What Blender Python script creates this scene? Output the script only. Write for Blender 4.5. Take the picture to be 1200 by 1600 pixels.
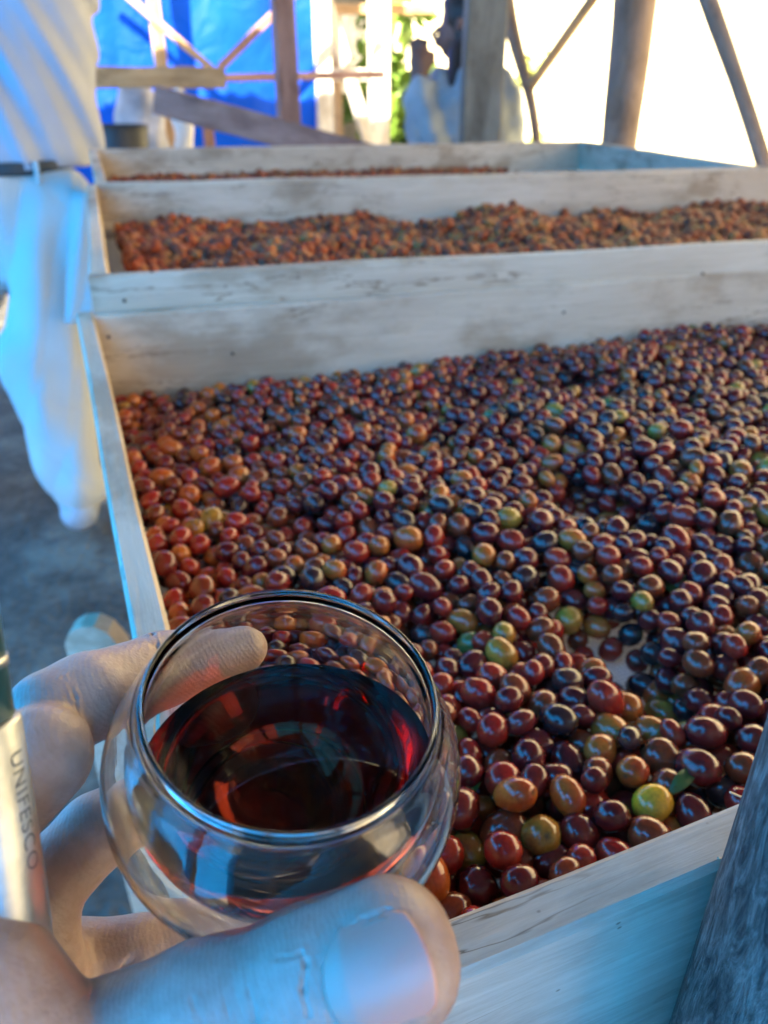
import bpy, bmesh, math, random
import numpy as np
from mathutils import Vector, Matrix, noise as mnoise
random.seed(7); rng = np.random.default_rng(7)
S = bpy.context.scene
for o in list(bpy.data.objects): bpy.data.objects.remove(o)
C = S.collection
R = math.radians

# ------------------------------------------------------------------ camera
CAM_H, PITCH, YAW, FPX = 1.20, R(29), R(21.6), 1200.0
fwd = Vector((math.sin(YAW)*math.cos(PITCH), math.cos(YAW)*math.cos(PITCH), -math.sin(PITCH)))
rgt = Vector((math.cos(YAW), -math.sin(YAW), 0.0))
upv = rgt.cross(fwd)
cam_d = bpy.data.cameras.new('camera'); cam = bpy.data.objects.new('camera', cam_d); C.objects.link(cam)
cam.matrix_world = Matrix(((rgt.x, upv.x, -fwd.x, 0), (rgt.y, upv.y, -fwd.y, 0), (rgt.z, upv.z, -fwd.z, CAM_H), (0, 0, 0, 1)))
cam_d.sensor_fit = 'VERTICAL'; cam_d.sensor_height = 36; cam_d.lens = 27
cam_d.clip_start = 0.01; cam_d.clip_end = 600
cam_d.dof.use_dof = True; cam_d.dof.focus_distance = 0.19; cam_d.dof.aperture_fstop = 16.0
S.camera = cam
# ------------------------------------------------------------------ light
SUN_EL, SUN_AZ = R(38), R(220)          # high sun behind the photographer's left shoulder (azimuth from +Y, clockwise)
w = bpy.data.worlds.new('World'); S.world = w; w.use_nodes = True
nt = w.node_tree; bg = nt.nodes['Background']
sky = nt.nodes.new('ShaderNodeTexSky'); sky.sky_type = 'NISHITA'; sky.sun_disc = False
sky.sun_elevation = SUN_EL; sky.sun_rotation = SUN_AZ; sky.air_density = 1.0; sky.dust_density = 2.5
nt.links.new(sky.outputs[0], bg.inputs[0]); bg.inputs[1].default_value = 0.055
sl = bpy.data.lights.new('sun', 'SUN'); sl.energy = 5.0; sl.angle = R(0.53); sl.color = (1, .90, .74)
sun = bpy.data.objects.new('sun', sl); C.objects.link(sun)
sdir = Vector((math.sin(SUN_AZ)*math.cos(SUN_EL), math.cos(SUN_AZ)*math.cos(SUN_EL), math.sin(SUN_EL)))
sun.rotation_euler = sdir.to_track_quat('Z', 'Y').to_euler(); sun.location = (0, -6, 8)
S.view_settings.view_transform = 'Standard'; S.view_settings.look = 'None'
S.view_settings.gamma = 1; S.view_settings.use_curve_mapping = False
S.view_settings.exposure = 2.95
cy = S.cycles
cy.max_bounces = 18; cy.transmission_bounces = 16; cy.diffuse_bounces = 4; cy.glossy_bounces = 6; cy.transparent_max_bounces = 8
cy.use_denoising = True; cy.sample_clamp_indirect = 12; cy.caustics_reflective = True; cy.caustics_refractive = True; cy.blur_glossy = 0.6

# ------------------------------------------------------------------ helpers
def atd(x, y, d):
    """the place d metres ahead of the lens plane that shows at photograph pixel x, y"""
    return Vector((0, 0, CAM_H)) + (fwd + rgt*((x-600)/FPX) + upv*((800-y)/FPX))*d
def atz(x, y, z):
    r = fwd + rgt*((x-600)/FPX) + upv*((800-y)/FPX)
    return Vector((0, 0, CAM_H)) + r*((z-CAM_H)/r.z)
def tag(o, label=None, cat=None, group=None, kind=None):
    if label: o['label'] = label
    if cat: o['category'] = cat
    if group: o['group'] = group
    if kind: o['kind'] = kind
    return o
def par(o, p):
    if p is not None:
        o.parent = p
        m = p.matrix_basis if p.parent is None else p.parent.matrix_basis @ p.matrix_parent_inverse @ p.matrix_basis
        o.matrix_parent_inverse = m.inverted()
    return o
def link(name, me, mat=None, parent=None, smooth=False):
    if mat is not None:
        for m in (mat if isinstance(mat, (list, tuple)) else [mat]): me.materials.append(m)
    if smooth: me.polygons.foreach_set('use_smooth', [True]*len(me.polygons))
    o = bpy.data.objects.new(name, me); C.objects.link(o)
    return par(o, parent)
def empty(name, loc, label, cat, group=None):
    o = bpy.data.objects.new(name, None); C.objects.link(o); o.location = loc; o.empty_display_size = .05
    return tag(o, label, cat, group)
def npmesh(name, V, F):
    """numpy verts (n,3) and quads or tris (m,k) -> mesh"""
    me = bpy.data.meshes.new(name); V = np.asarray(V, np.float32); F = np.asarray(F, np.int32)
    me.vertices.add(len(V)); me.vertices.foreach_set('co', V.ravel())
    k = F.shape[1]; me.loops.add(F.size); me.loops.foreach_set('vertex_index', F.ravel())
    me.polygons.add(len(F)); me.polygons.foreach_set('loop_start', np.arange(len(F), dtype=np.int32)*k)
    me.polygons.foreach_set('loop_total', np.full(len(F), k, np.int32))
    me.update(calc_edges=True); return me
def frame_mat(A, B, up=Vector((0, 0, 1))):
    x = (B-A).normalized(); y = up.cross(x)
    if y.length < 1e-4: y = Vector((0, 1, 0))
    y.normalize(); z = x.cross(y)
    m = Matrix((x, y, z)).transposed().to_4x4(); m.translation = A; return m
def beam(name, A, B, wy, hz, mat, parent=None, bev=.003, rough=.0015, seg=10, up=Vector((0, 0, 1)), warp=0.0):
    """a sawn board from A to B (axis at its centre), grain along its local X, edges eased and slightly uneven"""
    A, B = Vector(A), Vector(B); L = (B-A).length
    bm = bmesh.new(); prof = []
    b = min(bev, wy*.3, hz*.3)
    for (sy, sz) in ((1, 1), (-1, 1), (-1, -1), (1, -1)):
        for k in ((0, 1) if sy*sz > 0 else (1, 0)):
            prof.append((sy*(wy/2-(b if k == 0 else 0)), sz*(hz/2-(b if k == 1 else 0))))
    # order the eight corner points round the section
    prof.sort(key=lambda p: math.atan2(p[1]/hz, p[0]/wy)); n = len(prof)
    off = random.random()*50; rings = []
    for i in range(seg+1):
        x = L*i/seg; ring = []
        wz = warp*math.sin(x*2.1+off)
        for j, (py, pz) in enumerate(prof):
            q = Vector((x*6+off, j//2*3.1, off)); r_ = mnoise.noise(q)*rough*2
            r2 = mnoise.noise(q+Vector((9, 4, 7)))*rough*2
            ring.append(bm.verts.new((x, py+(r_ if py > 0 else -r_), pz+(r2 if pz > 0 else -r2)+wz)))
        rings.append(ring)
    for i in range(seg):
        for j in range(n):
            bm.faces.new((rings[i][j], rings[i][(j+1) % n], rings[i+1][(j+1) % n], rings[i+1][j]))
    bm.faces.new(rings[0][::-1]); bm.faces.new(rings[-1])
    bmesh.ops.recalc_face_normals(bm, faces=bm.faces)
    me = bpy.data.meshes.new(name); bm.to_mesh(me); bm.free()
    o = link(name, me, mat); o.matrix_world = frame_mat(A, B, up)
    o.matrix_basis = frame_mat(A, B, up)
    return par(o, parent)
def pole(name, pts, rads, mat, parent=None, n=20, lump=.12, step=.05):
    """a round natural pole through the points, with lumps; local frame at the first point"""
    pts = [Vector(p) for p in pts]; M0 = frame_mat(pts[0], pts[-1]); Mi = M0.inverted()
    path = []
    for i in range(len(pts)-1):
        m = max(1, int((pts[i+1]-pts[i]).length/step))
        for k in range(m): path.append((pts[i].lerp(pts[i+1], k/m), rads[i]+(rads[i+1]-rads[i])*k/m))
    path.append((pts[-1], rads[-1])); off = random.random()*40
    # smooth the bends
    P = [Mi @ p for p, _ in path]
    for _ in range(6): P = [P[0]]+[(P[i-1]+P[i]*2+P[i+1])/4 for i in range(1, len(P)-1)]+[P[-1]]
    V = []; F = []
    for i, p in enumerate(P):
        r = path[i][1]
        for j in range(n):
            a = 2*math.pi*j/n; q = Vector((p.x*2.5+off, math.cos(a)*1.2, math.sin(a)*1.2))
            rr = r*(1+lump*mnoise.noise(q)*2+.05*lump*math.sin(7*a+off))
            V.append((p.x, p.y+rr*math.cos(a), p.z+rr*math.sin(a)))
    m = len(P)
    for i in range(m-1):
        for j in range(n): F.append((i*n+j, (i+1)*n+j, (i+1)*n+(j+1) % n, i*n+(j+1) % n))
    c0, c1 = len(V), len(V)+1; V += [tuple(P[0]), tuple(P[-1])]
    F3 = [(c0, j, (j+1) % n) for j in range(n)]+[(c1, (m-1)*n+(j+1) % n, (m-1)*n+j) for j in range(n)]
    me = bpy.data.meshes.new(name); me.from_pydata(V, [], F+F3); me.update()
    bm = bmesh.new(); bm.from_mesh(me); bmesh.ops.recalc_face_normals(bm, faces=bm.faces); bm.to_mesh(me); bm.free()
    o = link(name, me, mat, None, True); o.matrix_basis = M0
    return par(o, parent)
def lathe(prof, n=96, closed=False):
    V = []; F = []; m = len(prof); poles = {}
    for i, (r, z) in enumerate(prof):
        for j in range(n):
            a = 2*math.pi*j/n; V.append((r*math.cos(a), r*math.sin(a), z))
    for i in range(m if closed else m-1):
        k = (i+1) % m
        for j in range(n): F.append((i*n+j, i*n+(j+1) % n, k*n+(j+1) % n, k*n+j))
    bm = bmesh.new(); vs = [bm.verts.new(v) for v in V]
    for f in F: bm.faces.new([vs[k] for k in f])
    bmesh.ops.remove_doubles(bm, verts=bm.verts, dist=1e-6)
    bmesh.ops.recalc_face_normals(bm, faces=bm.faces)
    return bm
def catmull(P, n=6):
    out = []
    for i in range(len(P)-1):
        p0, p1, p2, p3 = P[max(i-1, 0)], P[i], P[i+1], P[min(i+2, len(P)-1)]
        for k in range(n):
            t = k/n
            out.append(tuple(.5*((2*b)+(c-a)*t+(2*a-5*b+4*c-d)*t*t+(-a+3*b-3*c+d)*t**3) for a, b, c, d in zip(p0, p1, p2, p3)))
    out.append(tuple(P[-1])); return out

# signed-distance bodies, meshed with surface nets
class SDF:
    def __init__(s, lo, hi, h):
        s.lo = np.array(lo, float); s.h = h
        n = np.ceil((np.array(hi)-s.lo)/h).astype(int)+1
        g = np.meshgrid(*[s.lo[i]+h*np.arange(n[i]) for i in range(3)], indexing='ij')
        s.P = np.stack(g, -1).astype(np.float32); s.D = np.full(s.P.shape[:3], 9.0, np.float32)
    def cap(s, a, b, ra, rb, flat=None, k=1.0):
        a = np.array(a, np.float32); b = np.array(b, np.float32); ab = b-a
        q = s.P-a; t = np.clip((q@ab)/max(ab@ab, 1e-12), 0, 1); d = q-t[..., None]*ab
        if flat is not None:
            nrm = np.array(flat, np.float32); nrm /= np.linalg.norm(nrm)
            c = d@nrm; d = d+(c*(k-1))[..., None]*nrm
        return np.sqrt((d*d).sum(-1))-(ra+(rb-ra)*t)
    def chain(s, pts, rads, flat=None, k=1.0, sm=0.0):
        D = None
        for i in range(len(pts)-1):
            c = s.cap(pts[i], pts[i+1], rads[i], rads[i+1], flat, k)
            D = c if D is None else s.smin(D, c, sm)
        return D
    @staticmethod
    def smin(a, b, k):
        if k <= 0: return np.minimum(a, b)
        h = np.clip(.5+.5*(b-a)/k, 0, 1); return b+(a-b)*h-k*h*(1-h)
    def add(s, D, k=0): s.D = s.smin(s.D, D, k)
    def cut(s, D, k=0.0): s.D = -s.smin(-s.D, D, k)
    def mesh(s, name):
        D = s.D; D[[0, -1]] = 1; D[:, [0, -1]] = 1; D[:, :, [0, -1]] = 1
        nx, ny, nz = D.shape; neg = D < 0
        cs = lambda A, i, j, k: A[i:nx-1+i, j:ny-1+j, k:nz-1+k]
        acc = np.zeros((nx-1, ny-1, nz-1, 3), np.float32); cnt = np.zeros((nx-1, ny-1, nz-1), np.float32)
        for ax in range(3):
            for u in (0, 1):
                for v in (0, 1):
                    o = [0, 0, 0]; oth = [a for a in range(3) if a != ax]; o[oth[0]] = u; o[oth[1]] = v
                    e = list(o); e[ax] = 1
                    da, db = cs(D, *o), cs(D, *e); c = (da < 0) != (db < 0)
                    t = np.where(c, da/np.where(c, da-db, 1), 0)
                    pos = np.zeros(acc.shape, np.float32); pos[..., oth[0]] = u; pos[..., oth[1]] = v; pos[..., ax] = t
                    acc += pos*c[..., None]; cnt += c
        act = cnt > 0; idx = np.full(act.shape, -1, np.int64); idx[act] = np.arange(act.sum())
        base = np.stack(np.nonzero(act), -1).astype(np.float32)
        V = s.lo+(base+acc[act]/cnt[act][:, None])*s.h
        F = []
        for ax in range(3):
            o1, o2 = [a for a in range(3) if a != ax]
            sl0 = [slice(1, -1)]*3; sl0[ax] = slice(0, -1); sl1 = list(sl0); sl1[ax] = slice(1, None)
            a, b = neg[tuple(sl0)], neg[tuple(sl1)]; cr = np.nonzero(a != b)
            sgn = a[cr]; g = [cr[0]+1, cr[1]+1, cr[2]+1]; g[ax] = cr[ax]
            def cell(du, dv):
                q = [g[0].copy(), g[1].copy(), g[2].copy()]; q[o1] = q[o1]-du; q[o2] = q[o2]-dv
                return idx[q[0], q[1], q[2]]
            quad = np.stack([cell(1, 1), cell(0, 1), cell(0, 0), cell(1, 0)], -1)
            flip = sgn if ax != 1 else ~sgn
            quad[~flip] = quad[~flip][:, ::-1]; F.append(quad)
        F = np.concatenate(F); return npmesh(name, V, F)

# ------------------------------------------------------------------ materials
def mat(name):
    m = bpy.data.materials.new(name); m.use_nodes = True; n = m.node_tree
    return m, n, n.nodes['Principled BSDF'], n.nodes['Material Output']
def N(nt, t, **kw):
    n = nt.nodes.new(t)
    for k, v in kw.items():
        if k in n.inputs: n.inputs[k].default_value = v
        else: setattr(n, k, v)
    return n
def ramp(nt, fac, stops):
    r = nt.nodes.new('ShaderNodeValToRGB'); nt.links.new(fac, r.inputs[0]); e = r.color_ramp.elements
    while len(e) < len(stops): e.new(.5)
    for i, (p, c) in enumerate(stops): e[i].position = p; e[i].color = (*c, 1) if len(c) == 3 else c
    return r.outputs[0]
def coords(nt, scale=(1, 1, 1), kind='Object', rnd=False):
    tc = nt.nodes.new('ShaderNodeTexCoord'); mp = nt.nodes.new('ShaderNodeMapping'); mp.inputs['Scale'].default_value = scale
    nt.links.new(tc.outputs[kind], mp.inputs[0])
    if rnd:
        oi = nt.nodes.new('ShaderNodeObjectInfo'); mu = N(nt, 'ShaderNodeMath', operation='MULTIPLY'); mu.inputs[1].default_value = 37.0
        nt.links.new(oi.outputs['Random'], mu.inputs[0]); nt.links.new(mu.outputs[0], mp.inputs['Location'])
    return mp.outputs[0]
def mixc(nt, fac, a, b, mode='MIX'):
    m = nt.nodes.new('ShaderNodeMix'); m.data_type = 'RGBA'; m.blend_type = mode
    for sock, v in ((m.inputs[0], fac), (m.inputs[6], a), (m.inputs[7], b)):
        if isinstance(v, (int, float)): sock.default_value = v
        elif isinstance(v, tuple): sock.default_value = (*v, 1)
        else: nt.links.new(v, sock)
    return m.outputs[2]
def bump(nt, bs, h, strength=.3, dist=.002, prev=None):
    b = nt.nodes.new('ShaderNodeBump'); b.inputs['Strength'].default_value = strength; b.inputs['Distance'].default_value = dist
    nt.links.new(h, b.inputs['Height'])
    if prev is not None: nt.links.new(prev, b.inputs['Normal'])
    if bs is not None: nt.links.new(b.outputs[0], bs.inputs['Normal'])
    return b.outputs[0]
def wood(name, dark, mid, light, grain=1.0, rough=.75, bumpd=.0012, stains=.5, fibre=.35):
    m, n, b, _ = mat(name); L = n.links
    v = coords(n, (3.2*grain, 17*grain, 17*grain), rnd=True)
    g = N(n, 'ShaderNodeTexNoise', Scale=2.2, Detail=9, Roughness=.62, Distortion=.6); L.new(v, g.inputs['Vector'])
    v2 = coords(n, (9*grain, 220*grain, 220*grain), rnd=True)
    f = N(n, 'ShaderNodeTexNoise', Scale=2, Detail=5, Roughness=.7); L.new(v2, f.inputs['Vector'])
    col = ramp(n, g.outputs[0], [(.3, dark), (.5, mid), (.72, light)])
    fc = ramp(n, f.outputs[0], [(.35, (.55, .5, .46)), (.6, (1, 1, 1))])
    col = mixc(n, fibre, col, mixc(n, 1.0, col, fc, 'MULTIPLY'))
    v3 = coords(n, (5, 9, 9), rnd=True)
    s = N(n, 'ShaderNodeTexNoise', Scale=1.3, Detail=7, Roughness=.6); L.new(v3, s.inputs['Vector'])
    sc = ramp(n, s.outputs[0], [(.38, (.55, .47, .38)), (.50, (1, 1, 1))])
    col = mixc(n, stains, col, mixc(n, 1.0, col, sc, 'MULTIPLY'))
    v4 = coords(n, (40, 60, 60), rnd=True)
    sp = N(n, 'ShaderNodeTexVoronoi', Scale=1.6); L.new(v4, sp.inputs['Vector'])
    spc = ramp(n, sp.outputs['Distance'], [(.03, (.3, .25, .2)), (.06, (1, 1, 1))])
    col = mixc(n, .8, col, mixc(n, 1.0, col, spc, 'MULTIPLY'))
    v5 = coords(n, (3.0, 30, 30), rnd=True)
    ck = N(n, 'ShaderNodeTexVoronoi', Scale=1.5, feature='DISTANCE_TO_EDGE'); wp = N(n, 'ShaderNodeTexNoise', Scale=3.0, Detail=4)
    L.new(v5, wp.inputs['Vector']); ad = N(n, 'ShaderNodeVectorMath', operation='ADD'); L.new(v5, ad.inputs[0]); L.new(wp.outputs['Color'], ad.inputs[1]); L.new(ad.outputs[0], ck.inputs['Vector'])
    ckc = ramp(n, ck.outputs['Distance'], [(.0, (.35, .28, .22)), (.022, (1, 1, 1))])
    mk = N(n, 'ShaderNodeTexNoise', Scale=.8, Detail=2); L.new(v3, mk.inputs['Vector'])
    mkf = ramp(n, mk.outputs[0], [(.48, (0, 0, 0)), (.56, (1, 1, 1))])
    col = mixc(n, mkf, col, mixc(n, 1.0, col, ckc, 'MULTIPLY'))
    L.new(col, b.inputs['Base Color']); b.inputs['Roughness'].default_value = rough
    nb = bump(n, None, g.outputs[0], .5, bumpd*2); bump(n, b, f.outputs[0], .6, bumpd, nb)
    return m
M = {}
M['tray'] = wood('tray_wood', (.44, .345, .25), (.54, .435, .32), (.63, .525, .40), .6, stains=.7, fibre=.25)
M['tray_near'] = wood('tray_wood_worn', (.38, .31, .24), (.52, .44, .35), (.62, .54, .44), 1.1, bumpd=.0005, stains=.5, fibre=.3)
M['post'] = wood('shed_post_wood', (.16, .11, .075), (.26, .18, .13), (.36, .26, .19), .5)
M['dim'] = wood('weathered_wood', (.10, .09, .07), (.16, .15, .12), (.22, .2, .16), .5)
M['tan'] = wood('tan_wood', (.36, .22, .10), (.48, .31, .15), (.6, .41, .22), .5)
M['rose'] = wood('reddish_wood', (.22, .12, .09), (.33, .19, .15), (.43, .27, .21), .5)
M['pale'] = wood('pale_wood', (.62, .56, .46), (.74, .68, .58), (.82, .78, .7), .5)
M['roofwood'] = wood('roof_wood', (.05, .035, .025), (.08, .055, .04), (.12, .085, .06), .5)
def rough_bark():
    m, n, b, _ = mat('rough_hewn_wood'); L = n.links
    v = coords(n, (24, 95, 95)); g = N(n, 'ShaderNodeTexNoise', Scale=2.2, Detail=10, Roughness=.68, Distortion=1.6); L.new(v, g.inputs['Vector'])
    v2 = coords(n, (60, 300, 300)); f = N(n, 'ShaderNodeTexNoise', Scale=1.4, Detail=6, Roughness=.7, Distortion=1.5); L.new(v2, f.inputs['Vector'])
    v3 = coords(n, (7, 12, 12)); p = N(n, 'ShaderNodeTexNoise', Scale=2.0, Detail=4); L.new(v3, p.inputs['Vector'])
    c = ramp(n, g.outputs[0], [(.36, (.05, .045, .042)), (.48, (.20, .185, .17)), (.6, (.38, .355, .33)), (.72, (.52, .49, .46))])
    c = mixc(n, 1.0, c, ramp(n, f.outputs[0], [(.35, (.4, .38, .36)), (.62, (1.1, 1.1, 1.1))]), 'MULTIPLY')
    c = mixc(n, .6, c, mixc(n, 1.0, c, ramp(n, p.outputs[0], [(.4, (.55, .5, .45)), (.6, (1.1, 1.08, 1.05))]), 'MULTIPLY'))
    L.new(c, b.inputs['Base Color']); b.inputs['Roughness'].default_value = .7
    nb = bump(n, None, g.outputs[0], 1.0, .004); bump(n, b, f.outputs[0], .9, .0015, nb); return m
M['bark'] = rough_bark()
def tarp(name, col, transl):
    m, n, b, out = mat(name); L = n.links
    v = coords(n, (1, 1, 1)); g = N(n, 'ShaderNodeTexNoise', Scale=2.3, Detail=5, Roughness=.55); L.new(v, g.inputs['Vector'])
    c = mixc(n, ramp(n, g.outputs[0], [(.3, (0, 0, 0)), (.7, (1, 1, 1))]), tuple(x*.72 for x in col), tuple(min(1, x*1.2) for x in col))
    L.new(c, b.inputs['Base Color']); b.inputs['Roughness'].default_value = .6; b.inputs['Specular IOR Level'].default_value = .15
    t = n.nodes.new('ShaderNodeBsdfTranslucent')
    ct = mixc(n, ramp(n, g.outputs[0], [(.3, (0, 0, 0)), (.7, (1, 1, 1))]), tuple(x*.8 for x in transl), tuple(min(1, x*1.15) for x in transl)); L.new(ct, t.inputs[0])
    a = n.nodes.new('ShaderNodeAddShader'); L.new(b.outputs[0], a.inputs[0]); L.new(t.outputs[0], a.inputs[1]); L.new(a.outputs[0], out.inputs[0])
    w1 = N(n, 'ShaderNodeTexNoise', Scale=7, Detail=3, Distortion=1.5); L.new(v, w1.inputs['Vector']); bump(n, b, w1.outputs[0], .5, .03)
    return m
M['tarp'] = tarp('blue_tarpaulin', (.0, .05, .42), (.0, .03, .20))
M['tarp_roof'] = tarp('blue_tarpaulin_sheet', (.01, .08, .2), (.01, .30, 1.0))
def simple(name, col, rough=.8, noise_s=0, amt=.3, metal=0, bd=0, bs=40, sheen=0):
    m, n, b, _ = mat(name); L = n.links
    b.inputs['Roughness'].default_value = rough; b.inputs['Metallic'].default_value = metal
    if noise_s:
        v = coords(n); g = N(n, 'ShaderNodeTexNoise', Scale=noise_s, Detail=6, Roughness=.6); L.new(v, g.inputs['Vector'])
        c = mixc(n, ramp(n, g.outputs[0], [(.35, (0, 0, 0)), (.65, (1, 1, 1))]), tuple(x*(1-amt) for x in col), tuple(min(1, x*(1+amt*.6)) for x in col))
        L.new(c, b.inputs['Base Color'])
        if bd:
            g2 = N(n, 'ShaderNodeTexNoise', Scale=bs, Detail=5); L.new(v, g2.inputs['Vector']); bump(n, b, g2.outputs[0], .6, bd)
    else: b.inputs['Base Color'].default_value = (*col, 1)
    if sheen: b.inputs['Sheen Weight'].default_value = sheen
    return m
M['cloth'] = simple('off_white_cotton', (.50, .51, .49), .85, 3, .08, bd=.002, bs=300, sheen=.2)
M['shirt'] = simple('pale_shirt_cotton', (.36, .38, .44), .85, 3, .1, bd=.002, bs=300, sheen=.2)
M['grey'] = simple('blue_grey_cotton', (.30, .34, .36), .9, 5, .2)
M['denim'] = simple('dark_trousers', (.05, .055, .07), .9, 5, .2)
M['belt'] = simple('dark_leather', (.03, .035, .04), .5)
M['hair'] = simple('black_hair', (.02, .016, .013), .5, 60, .4)
M['skin2'] = simple('brown_skin', (.17, .085, .06), .55, 9, .15)
M['shoe'] = simple('dusty_rubber', (.35, .38, .42), .7, 10, .3)
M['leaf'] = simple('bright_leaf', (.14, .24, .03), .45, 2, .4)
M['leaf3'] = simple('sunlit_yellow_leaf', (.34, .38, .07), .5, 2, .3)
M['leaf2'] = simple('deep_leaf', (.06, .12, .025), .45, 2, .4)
M['trunk'] = simple('tree_bark', (.16, .12, .08), .9, 12, .4, bd=.01)
M['sack'] = simple('grey_sack', (.42, .42, .44), .8, 6, .4, bd=.01, bs=20)
M['whitebag'] = simple('white_sack', (.8, .79, .76), .8, 6, .1, bd=.006, bs=15)
M['nailhead'] = simple('rusty_iron', (.05, .04, .035), .5, metal=.8)
M['hill'] = simple('dry_grass_hill', (.34, .34, .2), .95, .3, .3)
M['bounce_bank'] = simple('pale_bounce_bank', (.67, .57, .34), .95, 1.5, .18)
M['roofsheet'] = simple('grey_roof_sheet', (.085, .08, .075), .7, 2, .3)
M['plankwall'] = M['roofwood']
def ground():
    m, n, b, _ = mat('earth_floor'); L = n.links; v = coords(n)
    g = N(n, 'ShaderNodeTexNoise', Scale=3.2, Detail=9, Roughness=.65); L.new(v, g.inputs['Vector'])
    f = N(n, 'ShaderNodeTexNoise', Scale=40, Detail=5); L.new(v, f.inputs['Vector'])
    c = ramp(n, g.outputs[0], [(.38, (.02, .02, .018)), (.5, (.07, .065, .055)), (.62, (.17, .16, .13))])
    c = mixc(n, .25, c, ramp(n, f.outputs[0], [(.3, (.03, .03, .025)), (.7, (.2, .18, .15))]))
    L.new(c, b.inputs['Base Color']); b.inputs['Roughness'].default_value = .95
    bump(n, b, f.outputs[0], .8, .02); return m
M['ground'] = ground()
M['yard'] = simple('pale_dry_earth', (.55, .45, .31), .95, 1.2, .3)
def net_mat():
    m, n, b, out = mat('white_plastic_net'); L = n.links
    v = coords(n, (1, 1, 1)); vo = N(n, 'ShaderNodeTexVoronoi', Scale=400, Randomness=.2, feature='DISTANCE_TO_EDGE'); L.new(v, vo.inputs['Vector'])
    c = ramp(n, vo.outputs['Distance'], [(.05, (.30, .28, .24)), (.16, (.95, .93, .88))])
    L.new(c, b.inputs['Base Color']); b.inputs['Roughness'].default_value = .45
    t = n.nodes.new('ShaderNodeBsdfTranslucent'); t.inputs[0].default_value = (.6, .58, .52, 1)
    mx = n.nodes.new('ShaderNodeMixShader'); mx.inputs[0].default_value = .35; L.new(b.outputs[0], mx.inputs[1]); L.new(t.outputs[0], mx.inputs[2]); L.new(mx.outputs[0], out.inputs[0])
    bump(n, b, vo.outputs['Distance'], .7, .0006); return m
M['net'] = net_mat()
def cherry_mat(name, a, bcol, rough=.16, dry=False):
    m, n, b, _ = mat(name); L = n.links
    v = coords(n, rnd=True); g = N(n, 'ShaderNodeTexNoise', Scale=90, Detail=3, Roughness=.5); L.new(v, g.inputs['Vector'])
    c = mixc(n, ramp(n, g.outputs[0], [(.38, (0, 0, 0)), (.66, (1, 1, 1))]), a, bcol)
    f = N(n, 'ShaderNodeTexNoise', Scale=900, Detail=3); L.new(v, f.inputs['Vector'])
    c = mixc(n, .35, c, mixc(n, 1.0, c, ramp(n, f.outputs[0], [(.3, (.45, .4, .4)), (.6, (1.2, 1.2, 1.2))]), 'MULTIPLY'))
    at = n.nodes.new('ShaderNodeAttribute'); at.attribute_name = 'disc'
    c = mixc(n, at.outputs['Fac'], c, (.10, .055, .03))
    L.new(c, b.inputs['Base Color']); b.inputs['Roughness'].default_value = rough
    b.inputs['Coat Weight'].default_value = 0.0 if dry else .75; b.inputs['Coat Roughness'].default_value = .03; b.inputs['Coat IOR'].default_value = 1.5
    b.inputs['Specular IOR Level'].default_value = .2
    w_ = N(n, 'ShaderNodeTexNoise', Scale=260, Detail=4); L.new(v, w_.inputs['Vector']); bump(n, b, w_.outputs[0], .12 if not dry else .8, .0005)
    return m
CH = [('maroon', cherry_mat('maroon_cherry', (.10, .008, .010), (.18, .018, .014)), .40),
      ('red', cherry_mat('red_cherry', (.27, .012, .010), (.33, .03, .014)), .24),
      ('brown', cherry_mat('brown_cherry', (.15, .028, .011), (.24, .04, .014)), .17),
      ('orange', cherry_mat('orange_cherry', (.44, .12, .018), (.36, .045, .012)), .085),
      ('olive yellow', cherry_mat('olive_cherry', (.38, .22, .03), (.30, .10, .02)), .022),
      ('green', cherry_mat('green_cherry', (.10, .14, .035), (.15, .13, .03)), .006),
      ('blackened', cherry_mat('blackened_cherry', (.035, .013, .014), (.07, .025, .022)), .07)]
M['yellow'] = cherry_mat('bright_yellow_cherry', (.80, .42, .02), (.62, .30, .03))
DRY = [cherry_mat('dried_orange_cherry', (.40, .075, .02), (.28, .045, .014), .5, True), cherry_mat('dried_brown_cherry', (.26, .07, .025), (.16, .04, .02), .5, True),
       cherry_mat('dried_dark_cherry', (.09, .025, .014), (.14, .04, .018), .5, True), cherry_mat('dried_ochre_cherry', (.48, .17, .04), (.38, .11, .03), .5, True)]
def glass_mat():
    m, n, b, out = mat('clear_glass'); g = N(n, 'ShaderNodeBsdfGlass', IOR=1.43, Roughness=0.0); g.inputs[0].default_value = (.985, .99, .99, 1)
    n.links.new(g.outputs[0], out.inputs[0]); return m
M['glass'] = glass_mat()
def coffee_mat():
    m, n, b, out = mat('brewed_coffee'); g = N(n, 'ShaderNodeBsdfGlass', IOR=1.34, Roughness=0.0); g.inputs[0].default_value = (1, 1, 1, 1)
    va = N(n, 'ShaderNodeVolumeAbsorption', Density=58.0); va.inputs[0].default_value = (.985, .26, .01, 1)
    n.links.new(g.outputs[0], out.inputs[0]); n.links.new(va.outputs[0], out.inputs[1]); return m
M['coffee'] = coffee_mat()
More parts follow.
